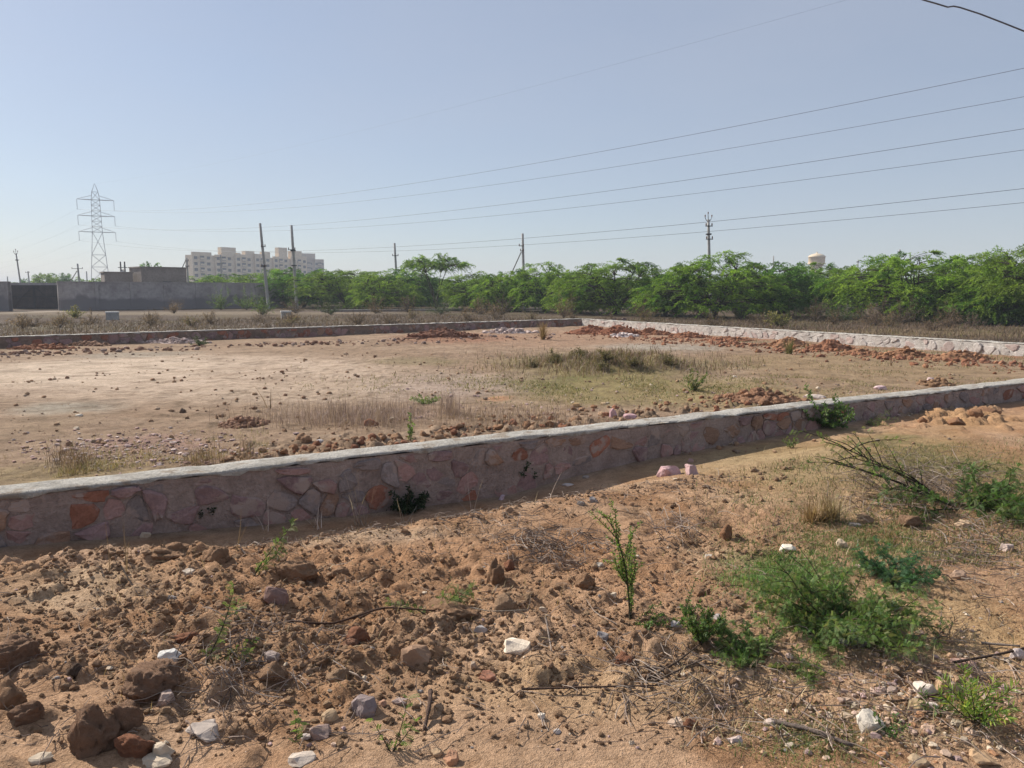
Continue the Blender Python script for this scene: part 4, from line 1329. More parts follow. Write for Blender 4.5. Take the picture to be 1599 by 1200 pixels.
def twigs(name, label, n, sampler, llo, lhi, rad, cols, seed, lift=.03, z=.12):
    r_ = np.random.default_rng(seed)
    m = MB()
    for _ in range(n):
        px, py = sampler(r_)
        p = on_plane(px, py, z)
        a = r_.random() * 6.28; L = r_.uniform(llo, lhi)
        t = np.linspace(0, 1, 6)
        bend = r_.normal(0, .25)
        x = p[0] + L * (np.cos(a) * t - np.sin(a) * bend * t * t); y = p[1] + L * (np.sin(a) * t + np.cos(a) * bend * t * t)
        zz = gza(x, y) + rad + lift * r_.random() * np.sin(t * 3.14 * r_.uniform(.5, 1)) + r_.random() * lift * .6
        c = np.array(cols[int(r_.integers(len(cols)))]) * r_.uniform(.7, 1.3)
        m.tube(np.stack([x, y, zz], 1), rad * r_.uniform(.6, 1.3) * np.linspace(1, .45, 6), 4, c, False)
    return stuff(m.obj(name, M['dry'], None, False), label, 'twigs')


TW = [(.20, .14, .11), (.30, .23, .19), (.14, .10, .08), (.38, .31, .26)]
twigs('dry_twigs', 'heap of thin dry twigs right of the grass tuft', 520, lambda r_: (r_.normal(1430, 55), r_.normal(775, 25)), .06, .35, .0028, TW, 501, .10)
twigs('dry_twigs', 'dry twigs lying left of the tall green weed', 230, lambda r_: (r_.normal(860, 50), r_.normal(862, 18)), .06, .32, .0028, TW, 502, .06)
twigs('dry_twigs', 'grey twigs in the dug hollow', 60, lambda r_: (r_.normal(1060, 22), r_.normal(835, 12)), .08, .25, .003, TW, 503, .08)
twigs('dry_twigs', 'thin twigs over the clods left of centre', 120, lambda r_: (r_.normal(400, 60), r_.normal(1060, 40)), .06, .3, .0026, TW, 504, .06)
twigs('dry_twigs', 'twigs on the open soil right of centre', 150, lambda r_: (r_.normal(1060, 90), r_.normal(1080, 35)), .06, .28, .0026, TW, 505, .02)
twigs('dry_twigs', 'twigs among stones at lower right', 150, lambda r_: (r_.normal(1430, 110), r_.normal(1090, 50)), .06, .3, .003, TW, 506, .03)
twigs('dry_twigs', 'sparse twigs over the foreground', 520, front_any, .04, .22, .0022, TW, 507, .03)
twigs('dry_twigs', 'thin dry twigs along the bank before the wall shadow', 420, lambda r_: (lambda px: (px, 872 - .118 * px + 4 + abs(r_.normal(0, 28))))(r_.uniform(380, 1150)), .04, .22, .0024, TW, 509, .05)
twigs('dry_twigs', 'dry litter right of the second shrub', 260, lambda r_: (r_.normal(1530, 50), r_.normal(870, 35)), .05, .25, .0026, TW, 508, .04)


def stick(pts, r0, r1, col, label, name='dry_stick', cat='stick'):
    P = []
    for (px, py, lift) in pts:
        q = on_plane(px, py, .12)
        P.append((q[0], q[1], gz(q[0], q[1]) + lift))
    P = np.array(P)
    # smooth resample
    t = np.linspace(0, len(P) - 1, 4 * len(P))
    Q = np.stack([np.interp(t, np.arange(len(P)), P[:, i]) for i in range(3)], 1)
    Q[1:-1] = (Q[:-2] + Q[1:-1] * 2 + Q[2:]) / 4
    o0 = Q[0].copy()
    m = MB(); m.tube(Q - o0, np.linspace(r0, r1, len(Q)) * (1 + .15 * np.sin(np.arange(len(Q)) * 2.1)), 6, col)
    o = m.obj(name, M['clod'], None, True)
    o.location = o0
    return tag(o, label, cat)


stick([(440, 995, .01), (520, 992, .03), (600, 978, .035), (680, 982, .01)], .007, .004, (.12, .07, .05), 'long dark bent stick above the cube-like clod')
stick([(493, 993, .02), (535, 985, .02)], .007, .004, (.52, .40, .28), 'pale peeled stick by the long dark stick')
stick([(673, 1122, .07), (672, 1140, .03), (662, 1163, .0)], .010, .007, (.20, .13, .10), 'stubby grey root end sticking up, lower middle')
stick([(815, 1098, .01), (940, 1101, .02), (1026, 1101, .015)], .005, .003, (.16, .10, .075), 'straight thin brown stick on the open soil')
stick([(1008, 1090, .01), (1060, 1062, .03), (1098, 1034, .03)], .006, .003, (.16, .11, .08), 'slanting brown stick right of centre')
stick([(1020, 1095, .01), (1060, 1076, .02), (1102, 1058, .02)], .006, .003, (.22, .16, .12), 'second slanting stick just below the first, greyer')
stick([(1486, 1062, .02), (1560, 1056, .03), (1620, 1050, .02)], .006, .006, (.13, .09, .07), 'dark stick reaching the right edge at lower right')
stick([(1530, 1035, .02), (1590, 1046, .02)], .007, .004, (.34, .28, .24), 'grey stick by the flat pink stone')
stick([(1385, 1124, .01), (1430, 1122, .02), (1475, 1112, .02)], .006, .004, (.16, .10, .07), 'brown stick right of the largest white stone')
stick([(1199, 1150, .02), (1260, 1172, .03), (1330, 1200, .03)], .010, .007, (.27, .21, .18), 'thick grey stick at the bottom right')
stick([(852, 1000, .05), (858, 1020, .02), (861, 1036, .01)], .004, .003, (.55, .45, .38), 'pale thin root by the cream slab')
stick([(735, 972, .02), (765, 976, .02), (825, 973, .03)], .003, .002, (.58, .50, .40), 'pale straw lying right of the long dark-fronted clod')
stick([(190, 905, .05), (215, 945, .02), (245, 973, .0)], .004, .003, (.07, .05, .04), 'thin dark twig across the pale soil at left')


# ------------------------------------------------------------------ plants near the camera
def pinnate(m, pos, dr, L, pairs, lw, ll, col, seed):
    """feathery leaves: pairs of leaflets along a midrib"""
    r_ = np.random.default_rng(seed)
    n = len(pos)
    d = dr / (np.linalg.norm(dr, axis=1, keepdims=True) + 1e-9)
    up = r_.normal(size=(n, 3)) * .5 + np.array((0, 0, 1))
    sd = np.cross(d, up); sd /= np.linalg.norm(sd, axis=1, keepdims=True) + 1e-9
    nm = np.cross(sd, d)
    PP, DD, KK, UU_ = [], [], [], []
    for j in range(pairs):
        f = (j + 1) / pairs
        base = pos + d * (L * f)[:, None] - np.array((0, 0, 1)) * (L * .25 * f * f)[:, None]
        for s_ in (-1, 1):
            PP.append(base); DD.append(sd * s_ * .9 + d * .45 + r_.normal(size=(n, 3)) * .1); KK.append(col); UU_.append(nm)
    P = np.concatenate(PP); D = np.concatenate(DD); K = np.concatenate(KK); U = np.concatenate(UU_)
    nn = len(P)
    m.leaves(P, D, ll * r_.uniform(.8, 1.2, nn), lw * r_.uniform(.8, 1.2, nn), K, seed, U)


def curve(p0, az, el, L, n=9, droop=.3, wob=.05, r_=random):
    """bending shoot"""
    P = [np.array(p0, float)]
    d = np.array((math.cos(az) * math.cos(el), math.sin(az) * math.cos(el), math.sin(el)))
    for i in range(n):
        d = d + np.array((r_.gauss(0, wob), r_.gauss(0, wob), r_.gauss(0, wob) - droop / n))
        d /= np.linalg.norm(d)
        P.append(P[-1] + d * L / n)
    return np.array(P)


def plant(px, py, label, shoots, leaf, cols, seed, name='green_weed', cat='plant', stem_col=(.10, .085, .05), loc=None, branch=0, group=None):
    """shoots: list of (az_deg, el_deg, length, droop, radius); leaf: dict"""
    r_ = random.Random(seed); rn = np.random.default_rng(seed)
    if loc is None:
        q = at(px, py); loc = (q[0], q[1], gz(q[0], q[1]))
    root = thing(name, label, cat, loc, 0, group)
    ms, ml = MB(), MB()
    LP, LD = [], []
    cl = np.array(cols)

    def shoot(p0, az, el, L, droop, rad, lev):
        P = curve(p0, az, el, L, 9, droop, leaf.get('wob', .06), r_)
        ms.tube(P, np.linspace(rad, rad * .3, len(P)), 5, np.array(stem_col) * r_.uniform(.8, 1.2))
        t0 = leaf.get('start', .15)
        n = max(2, int(L / leaf['step']))
        ts = np.linspace(t0, 1, n) * (len(P) - 1)
        pts = np.stack([np.interp(ts, np.arange(len(P)), P[:, k]) for k in range(3)], 1)
        dd = np.gradient(pts, axis=0) if n > 2 else np.tile(P[-1] - P[0], (n, 1))
        dd /= np.linalg.norm(dd, axis=1, keepdims=True) + 1e-9
        for _ in range(leaf.get('per', 2)):
            rv = rn.normal(size=(n, 3))
            o = np.cross(dd, rv); o /= np.linalg.norm(o, axis=1, keepdims=True) + 1e-9
            LP.append(pts); LD.append(o * leaf.get('out', .9) + dd * .5 + np.array((0, 0, leaf.get('up', 0.0))))
        if lev < branch:
            for _ in range(leaf.get('nb', 4)):
                k = r_.randint(2, len(P) - 2)
                shoot(P[k], az + r_.gauss(0, 1.0), max(-.2, el + r_.gauss(-.1, .4)), L * r_.uniform(.25, .5), droop, rad * .5, lev + 1)

    for (az, el, L, droop, rad) in shoots:
        shoot((r_.gauss(0, .008), r_.gauss(0, .008), -.01), R(az), R(el), L, droop, rad, 0)
    P = np.concatenate(LP); D = np.concatenate(LD)
    K = cl[rn.integers(len(cl), size=len(P))] * rn.uniform(.75, 1.25, (len(P), 1))
    if leaf['kind'] == 'pinnate':
        pinnate(ml, P, D, leaf['len'] * rn.uniform(.7, 1.2, len(P)), leaf['pairs'], leaf['lw'], leaf['ll'], K, seed)
    else:
        ml.leaves(P, D, leaf['len'] * rn.uniform(.6, 1.2, len(P)), leaf['wid'], K, seed)
    ms.obj('stem', M['clod'], root, True)
    ml.obj('foliage', M['leaf'], root, False)
    return root


G1 = [(.115, .19, .05), (.15, .23, .06), (.09, .15, .04), (.18, .24, .08), (.20, .20, .08)]
G2 = [(.08, .15, .042), (.10, .185, .052), (.06, .11, .035), (.13, .20, .065), (.15, .17, .065)]
G3 = [(.16, .25, .05), (.20, .28, .07), (.12, .20, .045)]
FEATH = dict(kind='pinnate', step=.014, per=2, len=.045, pairs=9, lw=.0042, ll=.010, out=.8)
# feathery mesquite seedlings
plant(672, 962, 'feathery bright green sprig with two arms in the middle of the clods', [(25, 35, .30, .15, .004), (38, 28, .30, .1, .004), (160, 30, .26, .2, .004), (15, 45, .22, .1, .003), (60, 40, .24, .2, .003)], FEATH, G1, 601)
plant(395, 905, 'slanting feathery green shoot at the wall shadow, left of centre', [(48, 52, .42, .05, .004), (52, 48, .25, .05, .003)], FEATH, G1, 602)
plant(318, 1050, 'low feathery green shoot with a bare dark stem by the white stone', [(35, 20, .24, .1, .004), (60, 60, .40, .15, .005), (110, 15, .12, .1, .003), (20, 15, .2, 0, .003)], dict(FEATH, step=.02), G1, 603)
plant(605, 1180, 'pale feathery sprig near the bottom edge, middle', [(60, 55, .20, .2, .003), (150, 50, .14, .2, .003), (40, 30, .15, .1, .003)], dict(FEATH, step=.03), G3, 604)
plant(460, 1165, 'tiny pale sprig above the pale stone at the bottom', [(90, 75, .11, .1, .002), (60, 60, .08, .1, .002)], dict(FEATH, step=.025, len=.03), G3, 605)
plant(365, 985, 'small yellowish feathery tip left of the pointed boulder', [(60, 60, .11, .1, .002)], dict(FEATH, step=.02), G3, 606)
OVAL = dict(kind='oval', step=.008, per=2, len=.018, wid=.009, out=.9, wob=.05)
plant(985, 968, 'tall upright light green leafy weed in the centre right foreground', [(105, 74, .60, -.05, .006), (70, 66, .40, .0, .005), (100, 84, .34, 0, .004)], dict(OVAL, step=.007, per=2, len=.019, wid=.009, nb=7, wob=.10), G1 + G3, 607, branch=1)
plant(990, 972, 'dark low green growth at the foot of the tall weed', [(a, 18, .16, .1, .003) for a in (0, 40, 330, 300, 20)], dict(OVAL, nb=3), G2, 608, branch=1)
plant(1095, 1012, 'bushy little green clump left of the big shrub', [(a, 60, .17, .05, .003) for a in range(0, 360, 26)], dict(OVAL, step=.006, nb=3), G1 + G2, 609, branch=1)
plant(1068, 968, 'thin leafy twig standing left of the small clump', [(70, 70, .24, 0, .004), (50, 60, .14, 0, .003)], dict(OVAL, step=.012), G2, 610)
# big spreading shrub
big = [(a + random.gauss(0, 10), random.uniform(8, 34), random.uniform(.22, .50), random.uniform(.2, .5), .005) for a in range(0, 360, 6)]
plant(1305, 978, 'largest low spreading dark green shrub in the right foreground', big, dict(kind='pinnate', step=.013, per=2, len=.036, pairs=9, lw=.0036, ll=.0075, out=.9, up=.2, nb=5, wob=.08), G2 + G1, 611, 'green_shrub', 'shrub', branch=1)
plant(1180, 1040, 'narrow green shrub trailing below left of the largest shrub', [(a, random.uniform(15, 55), random.uniform(.16, .3), .3, .004) for a in (60, 75, 90, 105, 120, 30, 150, 200, 330)], dict(kind='pinnate', step=.013, per=2, len=.036, pairs=9, lw=.0038, ll=.008, out=.9, up=.2, nb=5), G2 + G1, 612, 'green_shrub', 'shrub', branch=1)
plant(1395, 905, 'blue green low shrub up right of the largest one', [(a, random.uniform(15, 45), random.uniform(.14, .30), .3, .004) for a in range(0, 360, 24)], dict(kind='pinnate', step=.013, per=2, len=.034, pairs=9, lw=.004, ll=.008, out=.9, up=.2, nb=5), [(.06, .13, .06), (.08, .17, .08), (.05, .10, .05)], 613, 'green_shrub', 'shrub', branch=1)
plant(1225, 878, 'small dark green tuft under the white flat stone', [(a, 35, .10, .1, .002) for a in range(0, 360, 40)], dict(OVAL, step=.007), G2, 614)
plant(1290, 925, 'bare stemmed wiry twigs rising behind the largest shrub', [(140, 40, .42, .1, .004), (125, 50, .35, .1, .004), (155, 30, .34, .1, .003), (100, 45, .28, .1, .003)], dict(OVAL, step=.05, len=.012, per=1), G2, 615)
plant(1520, 1135, 'spiky yellow green weed at the bottom right', [(a, random.uniform(40, 75), random.uniform(.12, .22), .15, .003) for a in range(0, 360, 30)], dict(kind='oval', step=.010, per=3, len=.045, wid=.006, out=.7, up=.1), G3 + [(.26, .30, .05)], 616)
plant(1460, 1115, 'small dark leafed weed left of the spiky one', [(a, 50, .10, .1, .002) for a in range(0, 360, 60)], dict(kind='oval', step=.010, per=2, len=.035, wid=.006), G2 + G3[:1], 617)
plant(1385, 1150, 'dull little weed right of the largest white stone', [(a, 40, .10, .1, .002) for a in range(0, 360, 45)], dict(OVAL, step=.01), G2, 618)
plant(1270, 1045, 'yellowish tuft of fine grass below the largest shrub', [(a, 60, .08, .1, .001) for a in range(0, 360, 30)], dict(kind='oval', step=.015, per=2, len=.03, wid=.003), G3, 619)
plant(1290, 668, 'green leafy weed growing at the near wall foot on the right', [(a, random.uniform(30, 80), random.uniform(.25, .50), .3, .006) for a in range(0, 360, 20)], dict(kind='oval', step=.018, per=3, len=.055, wid=.022, nb=2), G2 + G1[:1], 620, branch=1)
plant(1350, 664, 'pale feathery grass clump beside the leafy weed at the wall', [(a, random.uniform(15, 50), random.uniform(.25, .45), .5, .003) for a in range(-60, 60, 12)], dict(kind='oval', step=.03, per=2, len=.06, wid=.006), G3 + G2, 621)
plant(1235, 700, 'small weed at the end of the wall shadow', [(a, 55, .14, .1, .003) for a in range(0, 360, 60)], dict(OVAL, step=.015, len=.03, wid=.014), G1, 622)
# branch heap and shrub at right
plant(1500, 795, 'dark green shrub with bare arching branches at the right', [(a, random.uniform(8, 45), random.uniform(.4, .75), .4, .008) for a in (0, 20, 340, 60, 90, 300, 200, 320, 40, 180)], dict(kind='pinnate', step=.018, per=2, len=.05, pairs=9, lw=.006, ll=.011, out=.9, up=.2, nb=5), G2 + G1[:1], 623, 'green_shrub', 'shrub', branch=1)
plant(1590, 800, 'green shrub cut by the right edge', [(a, random.uniform(10, 50), random.uniform(.3, .55), .4, .006) for a in range(0, 360, 36)], dict(kind='pinnate', step=.018, per=2, len=.05, pairs=9, lw=.006, ll=.011, out=.9, up=.2, nb=5), G2 + G1, 624, 'green_shrub', 'shrub', branch=1)
plant(1470, 785, 'thorny bare dark branch with few leaves reaching left over the twigs', [(150, 38, 1.05, .6, .012), (158, 26, .8, .25, .013), (140, 48, .75, .6, .009), (165, 45, .9, .75, .009)], dict(kind='pinnate', step=.035, per=1, len=.05, pairs=6, lw=.007, ll=.012, out=.9, nb=6, start=.3), G1 + OLIV, 625, 'thorn_branch', 'branch', (.05, .035, .03), branch=1)
# dark growth in the wall shadow and other far weeds
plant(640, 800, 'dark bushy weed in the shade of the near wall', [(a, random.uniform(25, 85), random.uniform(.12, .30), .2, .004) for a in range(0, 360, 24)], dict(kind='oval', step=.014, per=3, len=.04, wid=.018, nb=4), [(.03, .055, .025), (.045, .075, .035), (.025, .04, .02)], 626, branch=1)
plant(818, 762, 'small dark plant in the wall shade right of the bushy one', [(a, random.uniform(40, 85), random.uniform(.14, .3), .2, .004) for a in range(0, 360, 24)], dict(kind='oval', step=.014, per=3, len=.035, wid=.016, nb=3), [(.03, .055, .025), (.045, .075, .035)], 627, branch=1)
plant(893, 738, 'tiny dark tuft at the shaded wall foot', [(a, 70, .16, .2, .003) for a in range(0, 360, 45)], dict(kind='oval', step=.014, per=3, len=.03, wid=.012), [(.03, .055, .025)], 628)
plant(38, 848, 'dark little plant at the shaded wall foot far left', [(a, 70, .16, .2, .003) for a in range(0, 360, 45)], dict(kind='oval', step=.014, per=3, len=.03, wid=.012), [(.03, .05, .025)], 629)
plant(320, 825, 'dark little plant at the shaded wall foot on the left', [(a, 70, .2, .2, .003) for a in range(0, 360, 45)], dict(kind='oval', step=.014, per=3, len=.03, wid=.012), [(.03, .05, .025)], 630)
plant(640, 690, 'upright green seedling just behind the near wall', [(90, 80, .36, 0, .005), (60, 60, .24, .1, .004), (130, 60, .22, .1, .004)], dict(kind='oval', step=.02, per=3, len=.05, wid=.018), G1 + G2, 631)
plant(665, 632, 'low green tuft in the plot by the tall dry stalks', [(a, 30, .28, .3, .004) for a in range(0, 360, 40)], dict(kind='oval', step=.02, per=3, len=.05, wid=.02), G1, 632)
plant(1085, 612, 'grey green weed patch behind the wall, right of the pink stones', [(a, random.uniform(25, 70), random.uniform(.3, .5), .3, .005) for a in range(0, 360, 24)], dict(kind='oval', step=.03, per=3, len=.06, wid=.02), OLIV + G2, 633)
for k, (px, py, lb, sz) in enumerate([
        (868, 568, 'grey green bush at the left end of the weedy mound', .55), (832, 574, 'low olive bush left of the weedy mound', .4), (945, 566, 'dark olive bush in the middle of the weedy mound', .6),
        (1045, 572, 'dark low bush at the right end of the weedy mound', .4), (905, 560, 'brownish bush near the top of the weedy mound', .5), (990, 572, 'reddish olive bush on the right of the weedy mound', .45),
        (312, 541, 'dark green round bush before the shaded far wall', .6), (940, 580, 'small olive bush at the near foot of the weedy mound', .4)]):
    plant(px, py, lb, [(a, random.uniform(20, 80), sz * random.uniform(.25, .6), .5, .005) for a in range(0, 360, 20)],
          dict(kind='oval', step=.03, per=3, len=.06, wid=.018, nb=3), ([(.12, .115, .06), (.15, .135, .07), (.19, .15, .085), (.15, .115, .07)]) if k != 6 else [(.05, .07, .03), (.07, .10, .035)], 640 + k, 'weed_bush', 'bush', branch=1)
for k, (px, py, lb, sz) in enumerate([
        (118, 497, 'round olive bush before the compound wall, near the gate', .9), (35, 515, 'brown green bush at the far left beyond the shaded wall', .8), (95, 512, 'dark brown bush beyond the shaded wall at far left', .8),
        (385, 484, 'tall green leafy bush before the right end of the compound wall', 2.1), (345, 484, 'pale green wiry bush before the middle of the compound wall', 2.2),
        (272, 490, 'grey brown bush before the compound wall', 1.4), (410, 492, 'bright green low bush between the two tall bare poles', 1.5), (880, 497, 'grey leafless bush before the thicket, right of the strutted pole', 1.8),
        (1005, 497, 'dark leafless bush at the thicket edge beyond the far corner', 2.0), (770, 494, 'brown dry bush beyond the shaded wall, right of centre', 1.2), (1215, 512, 'tall grass clump beyond the sunlit wall', .9),
        (1360, 508, 'brown dry bush under the big right thicket', 1.2), (235, 505, 'brown dry bush beyond the shaded wall at left', .8), (455, 505, 'brown dry bush beyond the shaded wall below the poles', .8), (1480, 512, 'olive dry bush beyond the sunlit wall at right', 1.3)]):
    dry = any(w in lb for w in ('brown', 'leafless', 'dry'))
    plant(px, py, lb, [(a, random.uniform(30, 85), sz * random.uniform(.5, 1.0), .25, .012) for a in range(0, 360, 20)],
          dict(kind='oval', step=.09, per=2, len=.16, wid=.05 if not dry else .02, nb=4), (BRN if dry else G1 + G2 if 'green' in lb else OLIV), 660 + k, 'dry_bush' if dry else 'green_bush', 'bush', (.09, .07, .06), branch=1)


for k in range(26):
    px = -20 + k * 62 + random.uniform(-25, 25)
    py = (505 if px < 900 else 503 + (px - 900) * .022) + random.uniform(-7, 6)
    plant(px, py, 'small brown dry bush in the rough strip beyond the plot walls', [(a, random.uniform(15, 80), random.uniform(.4, .9), .3, .01) for a in range(0, 360, 22)],
          dict(kind='oval', step=.06, per=2, len=.10, wid=.022, nb=4), [DKB + BRN, DKB + PURP[:1], BRN + OLIV[2:3]][k % 3], 1800 + k, 'dry_bush', 'bush', (.08, .06, .05), branch=1, group='small brown bushes beyond the plot walls')
for k in range(22):
    px = 470 + k * 53 + random.uniform(-15, 15)
    plant(px, 489 + max(0, (px - 900) * .026) + random.uniform(-1, 4), 'low dark scrub bush at the near edge of the thicket', [(a, random.uniform(20, 80), random.uniform(.9, 1.7), .25, .014) for a in range(0, 360, 20)],
          dict(kind='oval', step=.08, per=2, len=.15, wid=.03, nb=4), [DKB, [(.05, .08, .03), (.07, .10, .035), (.09, .09, .05)], DKB + BRN][k % 3], 1700 + k, 'scrub_bush', 'bush', (.06, .05, .04), branch=1, group='low dark scrub along the thicket edge')


def tuft(px, py, n, L, cols, label, seed, spread=.5, name='dry_grass_tuft', w=.004, az0=None):
    r_ = random.Random(seed)
    q = at(px, py); z = gz(q[0], q[1])
    m = MB()
    for _ in range(n):
        az = r_.uniform(0, 6.28) if az0 is None else r_.gauss(az0, .8)
        P = curve((r_.gauss(0, .03), r_.gauss(0, .03), -.01), az, R(90) - abs(r_.gauss(0, spread)), L * r_.uniform(.5, 1.1), 5, r_.uniform(.1, .8), .05, r_)
        s_ = np.array((-math.sin(az), math.cos(az), 0)) * w
        c = np.array(r_.choice(cols)) * r_.uniform(.75, 1.25)
        wdt = np.linspace(1, .15, len(P))[:, None]
        V = np.concatenate([P - s_ * wdt, P + s_ * wdt]); k = len(P)
        m.add(V, [(i, i + 1, k + i + 1, k + i) for i in range(k - 1)], None, c)
    o = m.obj(name, M['dry'], None, False)
    o.location = (q[0], q[1], z)
    return tag(o, label, 'grass tuft')


tuft(1295, 815, 330, .26, STRAW, 'dry straw coloured grass tuft in the right foreground', 701, .85)
tuft(1268, 818, 220, .22, [(.30, .20, .11), (.36, .25, .14)], 'browner dry grass tuft leaning left of the straw coloured one', 702, .95)
tuft(848, 531, 160, .75, [(.30, .21, .10), (.24, .16, .08)], 'lone brown grass tuft in the far part of the plot', 703, .3, w=.012)
tuft(1232, 553, 120, .5, OLIV, 'yellow green grass tuft before the sunlit wall', 704, .8, w=.012)
for k, (px, py, n, L, lb) in enumerate([(565, 822, 26, .5, 'pale leafless bush of bent stems in the wall shadow'), (495, 826, 14, .22, 'bundle of pale broken stems at the shadow edge'), (410, 832, 6, .5, 'reddish thin stem with side shoots at the shadow edge'),
                                        (632, 818, 4, .42, 'single forked dry stem in front of the dark weed'), (740, 800, 8, .5, 'thin speckled dry stem at the shaded wall'), (848, 790, 3, .30, 'pale hooked stem on the shadow edge'),
                                        (1175, 690, 7, .35, 'dry wiry stem at the wall, right of the pink stones'), (190, 900, 4, .4, 'fine bare stem on the ridge at left'), (375, 870, 4, .3, 'fine dark stem near the slanting shoot'), (418, 640, 3, .55, 'tall bare stem on the pale sand'), (1390, 572, 8, .35, 'dark dry weed before the sunlit wall')]):
    tuft(px, py, n, L, [(.42, .34, .30), (.30, .22, .18), (.5, .42, .36)] if k < 7 else BRN, lb, 720 + k, .45, 'dry_weed', .0035 if py > 680 else .01)


# ------------------------------------------------------------------ trees
def tree_meshes(seed, H, W, flat, dens, nstem, low, greens, leaf=.13, top_whips=26, open_=0.0):
    r_ = np.random.default_rng(seed); rp = random.Random(seed)
    tr, cr = MB(), MB()
    nodes = []
    bark = np.array((.06, .048, .038))     # dark
    for i in range(nstem):
        az = i / nstem * 6.283 + rp.gauss(0, .35)
        reach = W * rp.uniform(.18, .36); top = H * rp.uniform(.62, .86)
        t = np.linspace(0, 1, 9)
        x = math.cos(az) * reach * t ** 1.2 + np.cumsum(r_.normal(0, .035, 9)); y = math.sin(az) * reach * t ** 1.2 + np.cumsum(r_.normal(0, .035, 9))
        z = top * t ** .85 - .05
        P = np.stack([x, y, z], 1)
        tr.tube(P, np.linspace(.075, .022, 9) * H / 4.5 * rp.uniform(.8, 1.2), 6, bark)
        nodes += list(P[2:])
    nodes = np.array(nodes)
    ncl = int(95 * dens)
    for _ in range(ncl):
        az = rp.random() * 6.283
        lob = 1 + .22 * math.sin(3 * az + seed) + .14 * math.sin(5 * az + 2 * seed)
        rr = rp.random() ** .42 * W / 2 * lob * .92
        q = min(1, 2 * rr / W)
        zt = H * (1 - flat * q ** 2.2) * (1 + .10 * math.sin(4 * az + 3 * q * 4 + seed)) * .93
        zb = H * (low + .10 * q)
        zc = zt - (zt - zb) * rp.random() ** (1.15 if open_ == 0 else 1.7)
        c = np.array((math.cos(az) * rr, math.sin(az) * rr, zc))
        dd = np.linalg.norm(nodes - c, axis=1) + np.where(nodes[:, 2] > zc + .1, 3, 0)
        a = nodes[int(np.argmin(dd))]
        t = np.linspace(0, 1, 6)[:, None]
        mid = (a + c) / 2 + np.array((0, 0, .18 * np.linalg.norm(c - a)))
        P = (1 - t) ** 2 * a + 2 * t * (1 - t) * mid + t * t * c
        tr.tube(P, np.linspace(.028, .010, 6) * H / 4.5, 4, bark, False)
        cg = np.array(greens[rp.randrange(len(greens))]) * rp.uniform(.65, 1.3)
        LP, LD = [], []
        for _k in range(7):
            ta = az + rp.gauss(0, 1.0)
            el = rp.uniform(-.1, .9)
            L = rp.uniform(.45, .95) * H / 4.6
            d = np.array((math.cos(ta) * math.cos(el), math.sin(ta) * math.cos(el), math.sin(el)))
            tt = np.linspace(.05, 1, 27)[:, None]
            Pt = c + d * L * tt + np.array((0, 0, -1)) * (L * .55) * tt ** 2
            LP.append(Pt); LD.append(np.tile(d, (27, 1)) * .9 - np.array((0, 0, .6)) * tt + r_.normal(0, .45, (27, 3)))
            if _k < 2:
                tr.tube(Pt[::5], .006, 3, bark, False)
        P = np.concatenate(LP); D = np.concatenate(LD)
        if open_ > 0:
            kk = r_.random(len(P)) > open_
            P, D = P[kk], D[kk]
        n = len(P)
        cr.leaves(P, D, leaf * r_.uniform(.7, 1.25, n) * H / 4.6, leaf * .27 * H / 4.6, cg * r_.uniform(.75, 1.25, (n, 1)), seed)
    for _ in range(top_whips):
        az = rp.random() * 6.283; rr = math.sqrt(rp.random()) * W / 2 * .95
        q = 2 * rr / W
        c = np.array((math.cos(az) * rr, math.sin(az) * rr, H * (1 - flat * q ** 2.2) * .86))
        P = curve(c, az + rp.gauss(0, .5), rp.uniform(.3, .9), rp.uniform(.6, 1.15) * H / 4.6, 8, 1.0, .06, rp)
        tr.tube(P, np.linspace(.011, .005, len(P)), 3, bark, False)
        n = 26
        ts = np.linspace(.15, 1, n) * (len(P) - 1)
        pts = np.stack([np.interp(ts, np.arange(len(P)), P[:, k]) for k in range(3)], 1)
        cr.leaves(pts, np.gradient(P, axis=0)[np.clip(ts.astype(int), 0, 8)] * 3 + r_.normal(0, .6, (n, 3)) - np.array((0, 0, .3)), leaf * .9, leaf * .3, np.array(greens[0]) * r_.uniform(.8, 1.2, (n, 1)), seed + 1)
    return tr.mesh('trunk', M['bark'], True, False), cr.mesh('crown', M['leaf'], False)


GA = [(.145, .25, .026), (.185, .295, .034), (.07, .15, .02), (.20, .31, .045)]
GB = [(.085, .185, .026), (.12, .24, .034), (.055, .12, .02)]
GC = [(.19, .29, .036), (.23, .33, .05), (.13, .225, .03)]
TV = [
    (tree_meshes(11, 4.6, 7.5, .42, 3.0, 9, .05, GA, .15), 4.6, 7.5),          # 0 broad dense
    (tree_meshes(12, 4.6, 6.0, .5, 2.7, 8, .04, GB, .15), 4.6, 6.0),          # 1 bush
    (tree_meshes(13, 4.6, 5.6, .25, .85, 4, .64, GA, .14, top_whips=30), 4.6, 5.6),  # 2 umbrella
    (tree_meshes(14, 4.6, 7.0, .3, 2.1, 6, .24, GC, .15, open_=.2, top_whips=40), 4.6, 7.0),  # 3 open wispy
    (tree_meshes(15, 4.6, 7.5, .38, 3.0, 9, .04, GA + GC, .15), 4.6, 7.5),     # 4 broad dense, mixed
    (tree_meshes(16, 4.6, 6.4, .55, 2.6, 8, .04, GC, .15), 4.6, 6.4),          # 5 light bush
]
TREES = {}


